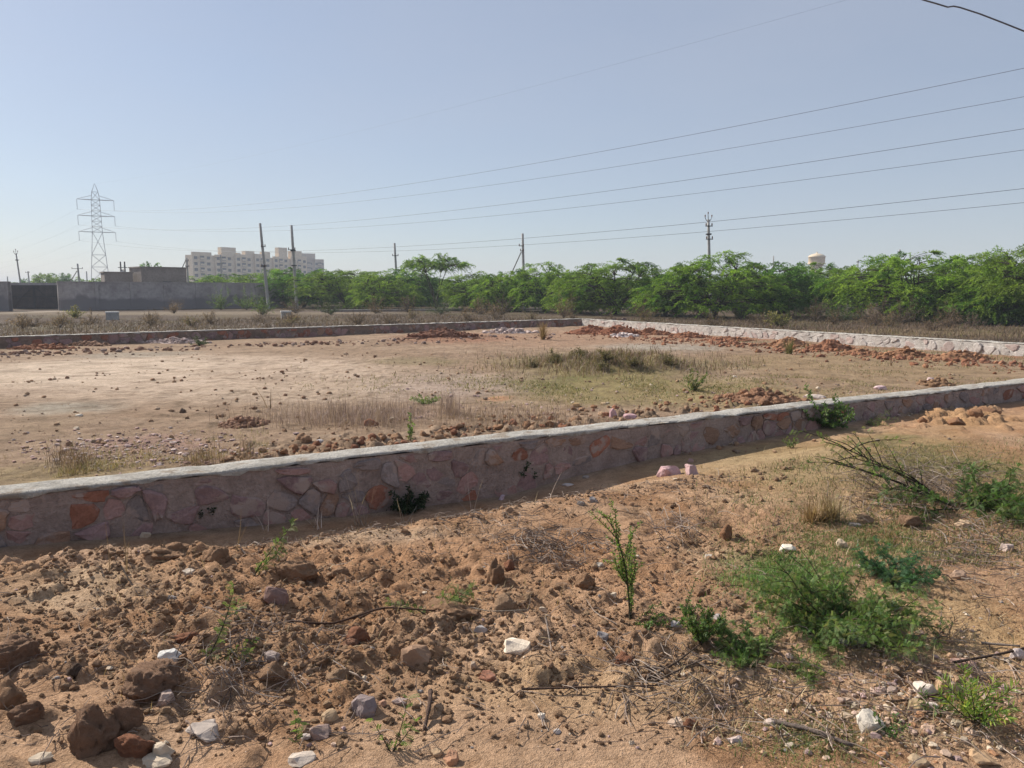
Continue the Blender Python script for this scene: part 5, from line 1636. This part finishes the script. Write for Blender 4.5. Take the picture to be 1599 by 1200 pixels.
def tree(px, ytop, Y, wpx, var, label, yaw, group=None, name='thorn_tree', hmul=1.0, zbase=0.0):
    (tm, cm), H0, W0 = TV[var]
    x = (px - 799.5) / FPX * Y * 1.01
    H = (EYE + (HOR - ytop) / FPX * Y * 1.005) * hmul
    W = wpx / FPX * Y
    if var not in TREES:
        root = thing(name, label, 'tree', (0, 0, 0))
        link_mesh('trunk', tm, root); link_mesh('crown', cm, root)
        TREES[var] = root
    else:
        root = copy_tree(TREES[var])
        for k in ('group',):
            if k in root:
                del root[k]
    root.location = (x, Y, float(G(x, Y)) - .03 + zbase)
    root.rotation_euler = (0, 0, yaw)
    sxy = W / W0
    root.scale = (sxy, sxy, H / H0)
    tag(root, label, 'tree', group)
    return root


row = [
    (478, 416, 96, 120, 1, 'dense dark tree beside the right bare pole'),
    (545, 411, 90, 150, 3, 'see-through tree with pale gaps and a dark trunk, left part of the thicket'),
    (600, 424, 84, 110, 5, 'low bright bush tree right of the see-through one'),
    (640, 422, 92, 110, 1, 'dark low tree left of the umbrella-shaped tree'),
    (682, 397, 86, 92, 2, 'umbrella-shaped tree with a flat top standing above its neighbours'),
    (742, 416, 82, 110, 5, 'light green wispy tree right of the umbrella-shaped one'),
    (792, 418, 78, 100, 4, 'green tree left below the strutted pole'),
    (850, 411, 76, 130, 0, 'dense green tree behind the strutted pole'),
    (905, 424, 70, 100, 5, 'yellowish low tree right of the strutted pole'),
    (960, 404, 66, 180, 4, 'broad green tree beyond the far corner of the plot'),
    (1035, 424, 62, 110, 1, 'low dark tree left of the broad dense tree under the pole'),
    (1112, 391, 57, 195, 0, 'broad dense tree under the pole with pronged insulators'),
    (1200, 406, 59, 150, 1, 'dark tree right of the pronged pole'),
    (1272, 413, 62, 140, 4, 'low bright bush below the water tower'),
    (1335, 416, 58, 110, 3, 'wispy tree with thin twigs right of the water tower'),
    (1418, 394, 52, 225, 4, 'very broad green tree with dark trunk at right'),
    (1510, 400, 50, 175, 0, 'dense tree second from the right edge'),
    (1585, 390, 46, 170, 5, 'yellow green tree at the right edge'),
    (1650, 372, 43, 230, 3, 'tall open tree leaning in from beyond the right edge'),
    (1700, 400, 47, 220, 0, 'dense tree beyond the right edge'),
    (1480, 455, 48, 110, 5, 'low yellowish bush in front of the broad right trees'),
    (1545, 452, 46, 120, 1, 'low green bush at the right edge in front of the trees'),
]
for k, (px, yt, Y, w, v, lb) in enumerate(row):
    tree(px, yt + (random.choice([-6, -2, 0, 5, 9]) if k < 12 and 'umbrella-shaped tree with' not in lb else -3), Y, w, v, lb, 1.3 * k + .4)
far = [(px, random.uniform(424, 433), random.uniform(100, 135), random.uniform(120, 170), random.choice([0, 1, 4, 5])) for px in range(505, 1720, 52)]
for k, (px, yt, Y, w, v) in enumerate(far):
    tree(px + random.uniform(-12, 12), yt, Y, w, v, 'green tree in the second row of the thicket, behind the front trees', 2.1 * k, 'trees in the second row of the thicket')
for k, (px, yt, Y, w, v, lb) in enumerate([
        (315, 430, 128, 90, 5, 'leftmost bright green tree behind the compound wall, below the apartments'), (362, 427, 122, 100, 4, 'green tree behind the compound wall under the apartment windows'),
        (408, 424, 118, 100, 5, 'green tree behind the compound wall at the left bare pole'), (445, 422, 112, 100, 0, 'green tree just past the end of the compound wall'),
        (247, 406, 128, 42, 1, 'small dark tree poking up behind the block hut'), (84, 426, 170, 40, 3, 'faint tree left of the lattice tower'), (108, 424, 190, 44, 1, 'faint dark tree close to the cross-armed pole'),
        (150, 431, 150, 70, 5, 'low bush at the foot of the lattice tower'), (52, 433, 230, 16, 1, 'tiny round tree between two thin poles at far left'), (60, 439, 210, 90, 4, 'low hazy trees over the gate'),
        (185, 436, 160, 60, 4, 'low green tree left of the block huts'), (20, 441, 220, 70, 1, 'low hazy tree at the left edge over the wall'), (-60, 436, 180, 90, 4, 'tree beyond the left edge of the view'), (-190, 432, 170, 110, 0, 'dense tree far beyond the left edge of the view')]):
    tree(px, yt, Y, w, v, lb, 1.7 * k + .2)


# ------------------------------------------------------------------ compound wall, gate, huts
def xy(px, Y):
    return np.array(((px - 799.5) / FPX * Y * 1.003, Y))


def compound(pa, Ya, pb, Yb, H, label, end_pier=None):
    A = xy(pa, Ya); B = xy(pb, Yb)
    L = np.linalg.norm(B - A); d = (B - A) / L
    root = thing('compound_wall', label, 'wall', (A[0], A[1], -.05), math.atan2(d[1], d[0]))
    m = MB(); m.box((L / 2, 0, H / 2), (L, .3, H)); m.obj('wall', M['cwall'], root, False, False)
    m = MB(); m.box((L / 2, 0, H + .05), (L + .06, .42, .1)); m.obj('coping', M['cwall'], root, False, False)
    m = MB(); m.box((L / 2, -.19, .55), (L, .08, 1.1)); m.obj('plinth', M['cwall'], root, False, False)
    n = int(L // 3.2)
    for i in range(n + 1):
        m = MB(); m.box((.18 + (L - .36) * i / n, -.02, H / 2 - .01), (.36, .52, H - .02)); m.obj('pilaster', M['cwall'], root, False, False)
    return root


compound(-420, 84, 23, 78, 2.95, 'grey compound wall left of the gate, cut by the left edge')
compound(97, 81, 449, 96, 3.0, 'long grey rendered compound wall right of the gate')
# gate leaves set back between the walls
ga = xy(24, 88); gb = xy(98, 88)
for k in range(2):
    a = ga + (gb - ga) * (.5 * k); Lg = np.linalg.norm(gb - ga) / 2
    root = thing('metal_gate', ['left dark sheet metal gate leaf with a diagonal brace', 'right dark sheet metal gate leaf next to the long compound wall'][k], 'gate', (a[0], a[1], .12))
    for j in range(4):
        m = MB(); m.box((Lg * (j + .5) / 4, 0, 1.3), (Lg / 4 - .02, .03, 2.5)); m.obj('sheet_panel', M['gate'], root, False, False)
    m = MB()
    for z in (.06, 1.3, 2.55):
        m.box((Lg / 2, -.04, z), (Lg - .02, .07, .09))
    for x in (.05, Lg - .05):
        m.box((x, -.05, 1.3), (.09, .08, 2.6))
    m.obj('frame', M['iron'], root, False, False)
    m = MB(); m.tube([(.1, -.06, .2) if k == 0 else (Lg - .1, -.06, .2), (Lg - .1, -.06, 2.4) if k == 0 else (.1, -.06, 2.4)], .04, 5); m.obj('brace', M['iron'], root, False, False)
root = thing('gate_lintel_wall', 'grey wall panel and beam above and behind the metal gate', 'wall', (ga[0], ga[1] + 1.2, 0))
m = MB(); m.box((Lg, 0, 1.5), (2 * Lg + 1.5, .25, 3.0)); m.obj('wall', M['cwall'], root, False, False)


def hut(pa, pb, Y, H, D, yaw, label):
    A = xy(pa, Y); kx = (pb - 799.5) / FPX
    W = (kx * A[1] - A[0]) / (math.cos(yaw) - kx * math.sin(yaw))
    root = thing('block_hut', label, 'hut', (A[0], A[1], 0), yaw)
    m = MB(); m.box((W / 2, D / 2, H / 2), (W, D, H)); m.obj('wall', M['brickwall'], root, False, False)
    m = MB(); m.box((W / 2, D / 2, H + .06), (W + .25, D + .25, .14)); m.obj('roof', M['brickwall'], root, False, False)
    m = MB(); m.box((W * .55, -.02, H * .55), (1.2, .06, 1.0)); m.obj('window', M['glass'], root, False, False)
    m = MB(); m.box((W * .3, -.02, 1.0), (.95, .06, 2.0)); m.obj('door', M['gate'], root, False, False)
    return root


hut(171, 213, 104, 4.55, 2.5, R(38), 'low grey block hut behind the compound wall, left of the taller one')
hut(228, 296, 106, 5.3, 4.5, R(45), 'taller grey block hut behind the compound wall with a sunlit left side')

# marker blocks
for (px, py, w, h, lb) in ((176, 500, 17, 11, 'dark concrete marker block with a white edge before the compound wall'), (447, 498, 15, 10, 'white topped concrete marker block below the two bare poles')):
    p = at(px, py); sc = p[1] / FPX
    root = thing('marker_block', lb, 'marker block', (p[0], p[1], p[2]), R(20))
    m = MB(); m.box((0, 0, h * sc / 2), (w * sc, .5, h * sc)); m.obj('block', M['concrete'], root, False, False)
    m = MB(); m.box((0, 0, h * sc + .05), (w * sc + .06, .56, .1)); m.obj('cap', M['white'], root, False, False)

# low wall in the distance in front of / behind the trees
for (pa, ya, pb, yb, lb) in ((500, 488, 930, 484, 'thin pale kerb wall running in front of the thicket at left'), (965, 484, 1500, 483.5, 'low pale wall behind the tree trunks at right')):
    A = on_plane(pa, ya, 0)[:2]; B = on_plane(pb, yb, 0)[:2]
    L = np.linalg.norm(B - A); d = (B - A) / L
    root = thing('kerb_wall', lb, 'wall', (A[0], A[1], -.05), math.atan2(d[1], d[0]))
    m = MB(); m.box((L / 2, 0, .1), (L, .35, .26)); m.obj('wall', M['mortar'], root, False, False)
    m = MB(); m.box((L / 2, 0, .26), (L + .04, .40, .06)); m.obj('cap', M['cap'], root, False, False)


# ------------------------------------------------------------------ poles
def pole(px0, py0, Y, lean_px, label, parts, r=.13, zb=0.0):
    """px0,py0 = top of the pole in the photo; lean_px = how far the foot is to the right of the top per photo row drop (px)"""
    top = at_depth(px0, py0, Y)
    H = top[2]
    fx = top[0] + lean_px / FPX * Y
    root = thing('utility_pole', label, 'pole', (fx, Y, 0))
    k = (top[0] - fx) / H
    m = MB()
    P = [(k * z, 0, z) for z in np.linspace(-.3, H, 6)]
    m.tube(P, np.linspace(r, r * .72, 6), 8); m.obj('shaft', M['concrete'], root, True, False)
    for pt in parts:
        kind = pt[0]
        if kind == 'arm':                     # ('arm', z below top, left, right)
            z = H - pt[1]; x = k * z
            m = MB(); m.box((x + (pt[3] - pt[2]) / 2, -r - .045, z), (pt[2] + pt[3], .08, .08)); a = m.obj('crossarm', M['iron'], root, False, False)
            for e in (-pt[2] + .06, pt[3] - .06):
                m = MB(); m.tube([(x + e, -r - .045, z + .041), (x + e, -r - .045, z + .12), (x + e, -r - .045, z + .2), (x + e, -r - .045, z + .26)], [.03, .065, .045, .05], 8)
                m.obj('insulator', M['porcelain'], a, True, False)
        elif kind == 'prong':                 # V bracket with three insulators
            m = MB(); x = k * H
            m.tube([(x, 0, H), (x - .03, 0, H + .45)], .03, 5)
            for s_ in (-1, 1):
                m.tube([(x, -.05, H - .25), (x + s_ * .22, -.05, H - .02), (x + s_ * .30, -.05, H + .2)], .03, 5)
            b = m.obj('bracket', M['iron'], root, False, False)
            for (ex, ez) in ((-.03, .46), (-.30, .21), (.30, .21)):
                m = MB(); m.tube([(x + ex, -.05 if ex != -.03 else 0, H + ez), (x + ex, -.05 if ex != -.03 else 0, H + ez + .1), (x + ex, -.05 if ex != -.03 else 0, H + ez + .2)], [.035, .06, .035], 8)
                m.obj('insulator', M['porcelain'], b, True, False)
        elif kind == 'strut':                 # ('strut', z below top, foot dx)
            z = H - pt[1]
            m = MB(); m.tube([(k * z + math.copysign(r + .02, pt[2]), 0, z), (pt[2], 0, -.2)], [.07, .09], 6); m.obj('strut', M['concrete'], root, True, False)
        elif kind == 'clamp':
            z = H - pt[1]
            m = MB(); m.box((k * z, 0, z), (2 * r + .1, 2 * r + .1, .12)); m.obj('clamp', M['iron'], root, False, False)
    return root


pole(406, 349, 91, 8.5, 'left one of two tall bare leaning poles at the end of the compound wall', [('arm', 2.7, .1, .45), ('clamp', 4.9), ('arm', 5.0, .35, .2)], .2)
pole(455, 352, 90, 4.5, 'right one of two tall bare poles, short arms on both sides', [('arm', 2.8, .5, .35), ('clamp', 4.6), ('arm', 6.3, .15, .75), ('clamp', 2.9)], .2)
pole(616, 380, 112, 4, 'slim pole rising behind the thicket left of the umbrella-shaped tree', [('arm', 1.8, .4, .5)], .2)
pole(816, 365, 95, 3, 'concrete pole with a slanting strut behind the thicket', [('arm', 1.5, .5, .12), ('arm', 2.1, .35, .12), ('strut', 2.2, -3.6)], .19)
pole(1106, 343, 70, 8, 'pole with a three-pronged insulator top behind the broad dense tree', [('prong',), ('arm', .6, .32, .32), ('clamp', 1.3), ('arm', 1.75, .3, .32)], .16)
pole(344, 398, 200, 1, 'dark pole with pronged arms in front of the apartments', [('prong',), ('arm', .8, 1.2, 1.2), ('arm', 2.3, .8, .8)], .28)
pole(291.5, 403, 125, 1, 'short pole with a slanting strut behind the taller block hut', [('strut', .4, -4.0), ('arm', .5, .2, .4), ('arm', 1.4, .2, .4)], .17)
pole(25, 396, 118, 6, 'leaning pole with insulators left of the gate', [('prong',), ('clamp', 1.0)], .13)
pole(121, 412, 140, 2, 'cross-armed pole with a strut left of the lattice tower', [('arm', .9, 1.0, 1.0), ('strut', 1.3, -4.5)], .2)
pole(43.5, 424, 190, 2.5, 'small slightly leaning pole over the gate', [('arm', .3, .5, .5)], .2)
pole(75, 427, 210, 0, 'thin far pole in front of the faint trees', [], .2)
pole(11.5, 432, 230, 0, 'thin far pole at the far left', [], .2)
pole(135, 424, 230, 0, 'thin far pole just left of the lattice tower', [], .22)
pole(1208, 400, 120, 0, 'thin dark pole rising out of the trees right of the pronged pole', [], .11)
pole(1405, 390, 95, 1, 'thin dark pole rising out of the very broad right tree', [('clamp', .3)], .13)
pole(1340, 406, 110, 0, 'thin pole among the wispy twigs right of the water tower', [('clamp', .3)], .1)
# twin pole with a transformer
tp = at_depth(191, 409, 135)
root = thing('transformer_pole', 'twin pole with a transformer behind the low block hut', 'pole', (tp[0], 135, 0))
for s_ in (-1, 1):
    m = MB(); m.tube([(s_ * .36, 0, -.2), (s_ * .36, 0, tp[2])], [.16, .13], 8); m.obj('shaft', M['iron'], root, True, False)
m = MB(); m.box((0, 0, tp[2] - 1.0), (1.5, .3, .1)); m.obj('crossarm', M['iron'], root, False, False)
m = MB(); m.box((0, 0, tp[2] - 1.95), (.48, .6, .75)); tr_ = m.obj('transformer', M['galv'], root, False, False)
for s_ in (-1, 0, 1):
    m = MB(); m.tube([(s_ * .15, 0, tp[2] - 1.575), (s_ * .15, 0, tp[2] - 1.3)], [.06, .04], 6); m.obj('bushing', M['porcelain'], tr_, True, False)

# ------------------------------------------------------------------ lattice tower and its conductors
TY = 200.0
base = at_depth(158, 457, TY)
TX = base[0]
zt = lambda py: EYE + (HOR - py) / FPX * TY * 1.01
line_d = np.array((math.sin(R(135.5)), math.cos(R(135.5))))
taz = R(28)
Ht = zt(294)
root = thing('lattice_tower', 'tall grey steel lattice tower with three pairs of arms', 'pylon', (TX, TY, 0), taz)
prof = [(0, 2.45), (zt(366), 1.15), (zt(318), .95), (zt(306), .7), (Ht, .05)]
hw = lambda z: np.interp(z, [p_[0] for p_ in prof], [p_[1] for p_ in prof])
dx_top = at_depth(150, 294, TY)[0] - TX
for sx in (-1, 1):
    for sy in (-1, 1):
        m = MB()
        zz = np.array([-.3] + [p_[0] for p_ in prof[1:]])
        m.tube([(sx * hw(z), sy * hw(z), z) for z in zz], .055, 4); m.obj('leg', M['galv'], root, False, False)
m = MB()
lv = [0, 4.6, 8.4, 11.5, zt(366), zt(358), zt(350), zt(342), zt(334), zt(326), zt(318), zt(306)]
for a, b in zip(lv[:-1], lv[1:]):
    for (p_, q_) in (((-1, -1), (1, -1)), ((1, -1), (1, 1)), ((1, 1), (-1, 1)), ((-1, 1), (-1, -1))):
        wa, wb = hw(a), hw(b)
        m.tube([(p_[0] * wa, p_[1] * wa, a), (q_[0] * wb, q_[1] * wb, b)], .03, 4, cap=False)
        m.tube([(q_[0] * wa, q_[1] * wa, a), (p_[0] * wb, p_[1] * wb, b)], .03, 4, cap=False)
        m.tube([(p_[0] * wb, p_[1] * wb, b), (q_[0] * wb, q_[1] * wb, b)], .03, 4, cap=False)
m.obj('bracing', M['galv'], root, False, False)
AL = 4.16
ins_pts = []
for py, pyi in ((318, 333), (342, 356), (366, 379)):
    z = zt(py)
    m = MB()
    for s_ in (-1, 1):
        for sy in (-1, 1):
            m.tube([(s_ * hw(z), sy * hw(z), z), (s_ * AL, 0, z + .05)], .05, 4)
            m.tube([(s_ * hw(z + 1.1), sy * hw(z + 1.1), z + 1.1), (s_ * AL, 0, z + .07)], .03, 4)
        m.tube([(s_ * 2.2, -hw(z) * .7, z + .02), (s_ * 2.2, hw(z) * .7, z + .02)], .04, 4)
    m.tube([(-AL, 0, z + .05), (AL, 0, z + .05)], .035, 4)
    arm = m.obj('crossarm', M['galv'], root, False, False)
    zi = zt(pyi)
    for s_ in (-1, 1):
        m = MB()
        ks = np.linspace(0, 1, 15)
        m.tube([(s_ * AL, 0, z - (z - zi) * q) for q in ks], np.where(np.arange(15) % 2 == 0, .03, .09), 6)
        m.obj('insulator', M['galv'], arm, True, False)
        ca, sa = math.cos(taz), math.sin(taz)
        ins_pts.append((s_, py, np.array((TX + s_ * AL * ca, TY + s_ * AL * sa, zi))))


def conductor(p0, p1, sag, label, r=.02, n=60, name='power_line'):
    t = np.linspace(0, 1, n)[:, None]
    P = p0 * (1 - t) + p1 * t
    P[:, 2] -= (4 * sag * t * (1 - t))[:, 0]
    m = MB(); m.tube(P - p0, r, 5)
    o = m.obj(name, M['wire'], None, True, False)
    o.location = p0
    return tag(o, label, 'power line')


SPAN = 300.0
nm = {318: 'top', 342: 'middle', 366: 'lowest'}
for (s_, py, p) in ins_pts:
    e = p + np.array((line_d[0] * SPAN, line_d[1] * SPAN, 0))
    conductor(p, e, 7.3, f"{nm[py]} power line of the {'nearer (upper in view)' if s_ < 0 else 'farther'} circuit, sweeping up to the right", .0165)
    e = p - np.array((line_d[0] * SPAN, line_d[1] * SPAN, 0))
    conductor(p, e, 6.0, f"{nm[py]} faint line running left away from the {'left' if s_ < 0 else 'right'} arm of the lattice tower", .006)
pk = np.array((TX, TY, Ht))
conductor(pk, pk + np.array((line_d[0] * SPAN, line_d[1] * SPAN, 0)), 4.5, 'hair thin earth wire from the peak of the lattice tower', .006)
# near cable at the top right corner
pts = [(1250, -90, 12.6), (1330, -45, 12.3), (1400, -16, 12.1), (1441, 0, 12.0), (1462, 6, 11.95), (1480, 11.5, 11.9), (1489, 10, 11.88), (1499, 12, 11.85), (1530, 22, 11.7), (1565, 35.5, 11.55), (1599, 49, 11.4), (1680, 84, 11.1), (1800, 140, 10.6)]
P = np.array([at_depth(*q) for q in pts])
m = MB(); m.tube(P - P[0], .011, 6)
o = m.obj('overhead_cable', M['wire'], None, True, False); o.location = P[0]
tag(o, 'dark kinked overhead cable crossing the top right corner of the sky', 'cable')

# ------------------------------------------------------------------ apartments far behind
def apartment(pa, Ya, pb, Yb, ytop, depth, bays, floors, label, roofs, wallm, seed):
    A = xy(pa, Ya); B = xy(pb, Yb)
    L = np.linalg.norm(B - A); d = (B - A) / L
    H = EYE + (HOR - ytop) / FPX * Ya
    root = thing('apartment_block', label, 'building', (A[0], A[1], 0), math.atan2(d[1], d[0]))
    fh = H / floors
    bw = L / bays
    m = MB(); m.box((L / 2, depth / 2 + 1.2, H / 2), (L, depth, H)); core = m.obj('wall', wallm, root, False, False)
    win = None; balc = None
    for b in range(bays):
        x0 = b * bw + (1.1 if b else 0); x1 = (b + 1) * bw - (1.1 if b < bays - 1 else 0)
        par = .5 + 1.3 * ((b * 37 + seed) % 5) / 4
        m = MB(); m.box(((x0 + x1) / 2, .6 + .001, (H + par) / 2), (x1 - x0, 1.2, H + par)); bay = m.obj('facade_bay', wallm, root, False, False)
        nw = max(3, int((x1 - x0) / 3.0))
        for fl in range(2, floors):
            for k in range(nw):
                if win is None:
                    m = MB(); m.box((0, -.015, 0), (1.35, .05, 1.35)); me = m.mesh('window', M['glass'], False, False)
                    m = MB(); m.box((0, -.32, .78), (1.75, .65, .09)); sh = m.mesh('sunshade', wallm, False, False)
                    win = (me, sh)
                x = x0 + (x1 - x0) * (k + .5) / nw
                z = (fl + .5) * fh
                w = link_mesh('window', win[0], bay); w.location = (x, 0, z)
                if k % 2 == 0:
                    w.scale = (1.35, 1, 1.1)
                if k % 3 == 1:
                    w.scale = (1.7, 1, 1.6)
                    if balc is None:
                        m = MB(); m.box((0, -.55, -.85), (3.0, 1.05, .14)); m.box((0, -1.02, -.35), (3.0, .1, .9)); balc = m.mesh('balcony', wallm, False, False)
                    ba = link_mesh('balcony', balc, bay); ba.location = (x, 0, z)
                s2 = link_mesh('sunshade', win[1], w)
    for (ra, rb, rh) in roofs:
        xa = L * ra; xb = L * rb
        m = MB(); m.box(((xa + xb) / 2, depth * .45, H + rh / 2), (xb - xa, depth * .6, rh)); m.obj('roof_tower', wallm, root, False, False)
    return root


apartment(308, 400, 484, 455, 399, 6, 6, 7, 'long cream apartment block with rooftop towers beyond the compound wall',
          [(.24, .36, 4.6), (.37, .40, 2.0), (.44, .52, 3.2), (.60, .66, 3.2), (.74, .82, 6.0), (.86, .96, 4.4)], M['apt'], 3)
apartment(462, 520, 510, 530, 409, 14, 3, 7, 'smaller stepped buff apartment block right of the long one', [(.02, .5, 3.2), (.25, .75, 5.4), (.5, .98, 1.6)], M['apt_b'], 4)

# ------------------------------------------------------------------ water tower
wp = at_depth(1273, 457, 330)
root = thing('water_tower', 'beige water tower with a domed round tank above the trees', 'water tower', (wp[0], 330, 0))
zz = lambda py: EYE + (HOR - py) / FPX * 330
rr = 3.35


def lathe(prof, n=28):
    th = np.arange(n) / n * 2 * math.pi
    V = np.concatenate([np.stack([r_ * np.cos(th), r_ * np.sin(th), np.full(n, z)], 1) for r_, z in prof])
    k = np.arange(len(prof) - 1)[:, None] * n; j = np.arange(n)[None, :]; j2 = (j + 1) % n
    Q = np.stack([k + j, k + j2, k + n + j2, k + n + j], -1).reshape(-1, 4)
    return V, Q


m = MB(); V, Q = lathe([(rr * .62, zz(420)), (rr * .72, zz(417)), (rr * .97, zz(413)), (rr, zz(412.4)), (rr, zz(403.5)), (rr * 1.06, zz(403.2)), (rr * 1.06, zz(402.4))]); m.add(V, Q); m.obj('tank', M['tank'], root, True, False)
m = MB(); V, Q = lathe([(rr * 1.06, zz(402.4)), (rr * .98, zz(401)), (rr * .7, zz(399)), (rr * .3, zz(397.6)), (.35, zz(397.3)), (.35, zz(395.4)), (.02, zz(395.2))]); m.add(V, Q); m.obj('dome', M['tank'], root, True, False)
m = MB(); V, Q = lathe([(rr * 1.09, zz(413.6)), (rr * 1.12, zz(413.6)), (rr * 1.12, zz(412.6)), (rr * 1.0, zz(412.6))]); m.add(V, Q); m.obj('gallery', M['tank'], root, True, False)
for k in range(6):
    a = k / 6 * 6.283
    m = MB(); m.tube([(math.cos(a) * rr * .66, math.sin(a) * rr * .66, -.2), (math.cos(a) * rr * .62, math.sin(a) * rr * .62, zz(418))], .28, 8); m.obj('column', M['tank'], root, True, False)

# ------------------------------------------------------------------ haze
HAZE = 0.0006
if HAZE > 0:
    mh, nt, out = mat_base('dusty_air')
    pv = nt.nodes.new('ShaderNodeVolumePrincipled')
    pv.inputs['Color'].default_value = (.80, .88, 1.0, 1)
    pv.inputs['Density'].default_value = HAZE
    pv.inputs['Anisotropy'].default_value = 0.0
    nt.links.new(pv.outputs[0], out.inputs['Volume'])
    hx0, hx1, hy0, hy1 = xs[0] - 5, xs[-1] + 5, ys[0] - 5, ys[-1] + 5
    m = MB(); m.box(((hx0 + hx1) / 2, (hy0 + hy1) / 2, 15.25), (hx1 - hx0, hy1 - hy0, 33.5))
    ho = m.obj('haze', mh, None, False, False)
    stuff(ho, 'thin pale dusty haze in the air over the plain', 'haze')
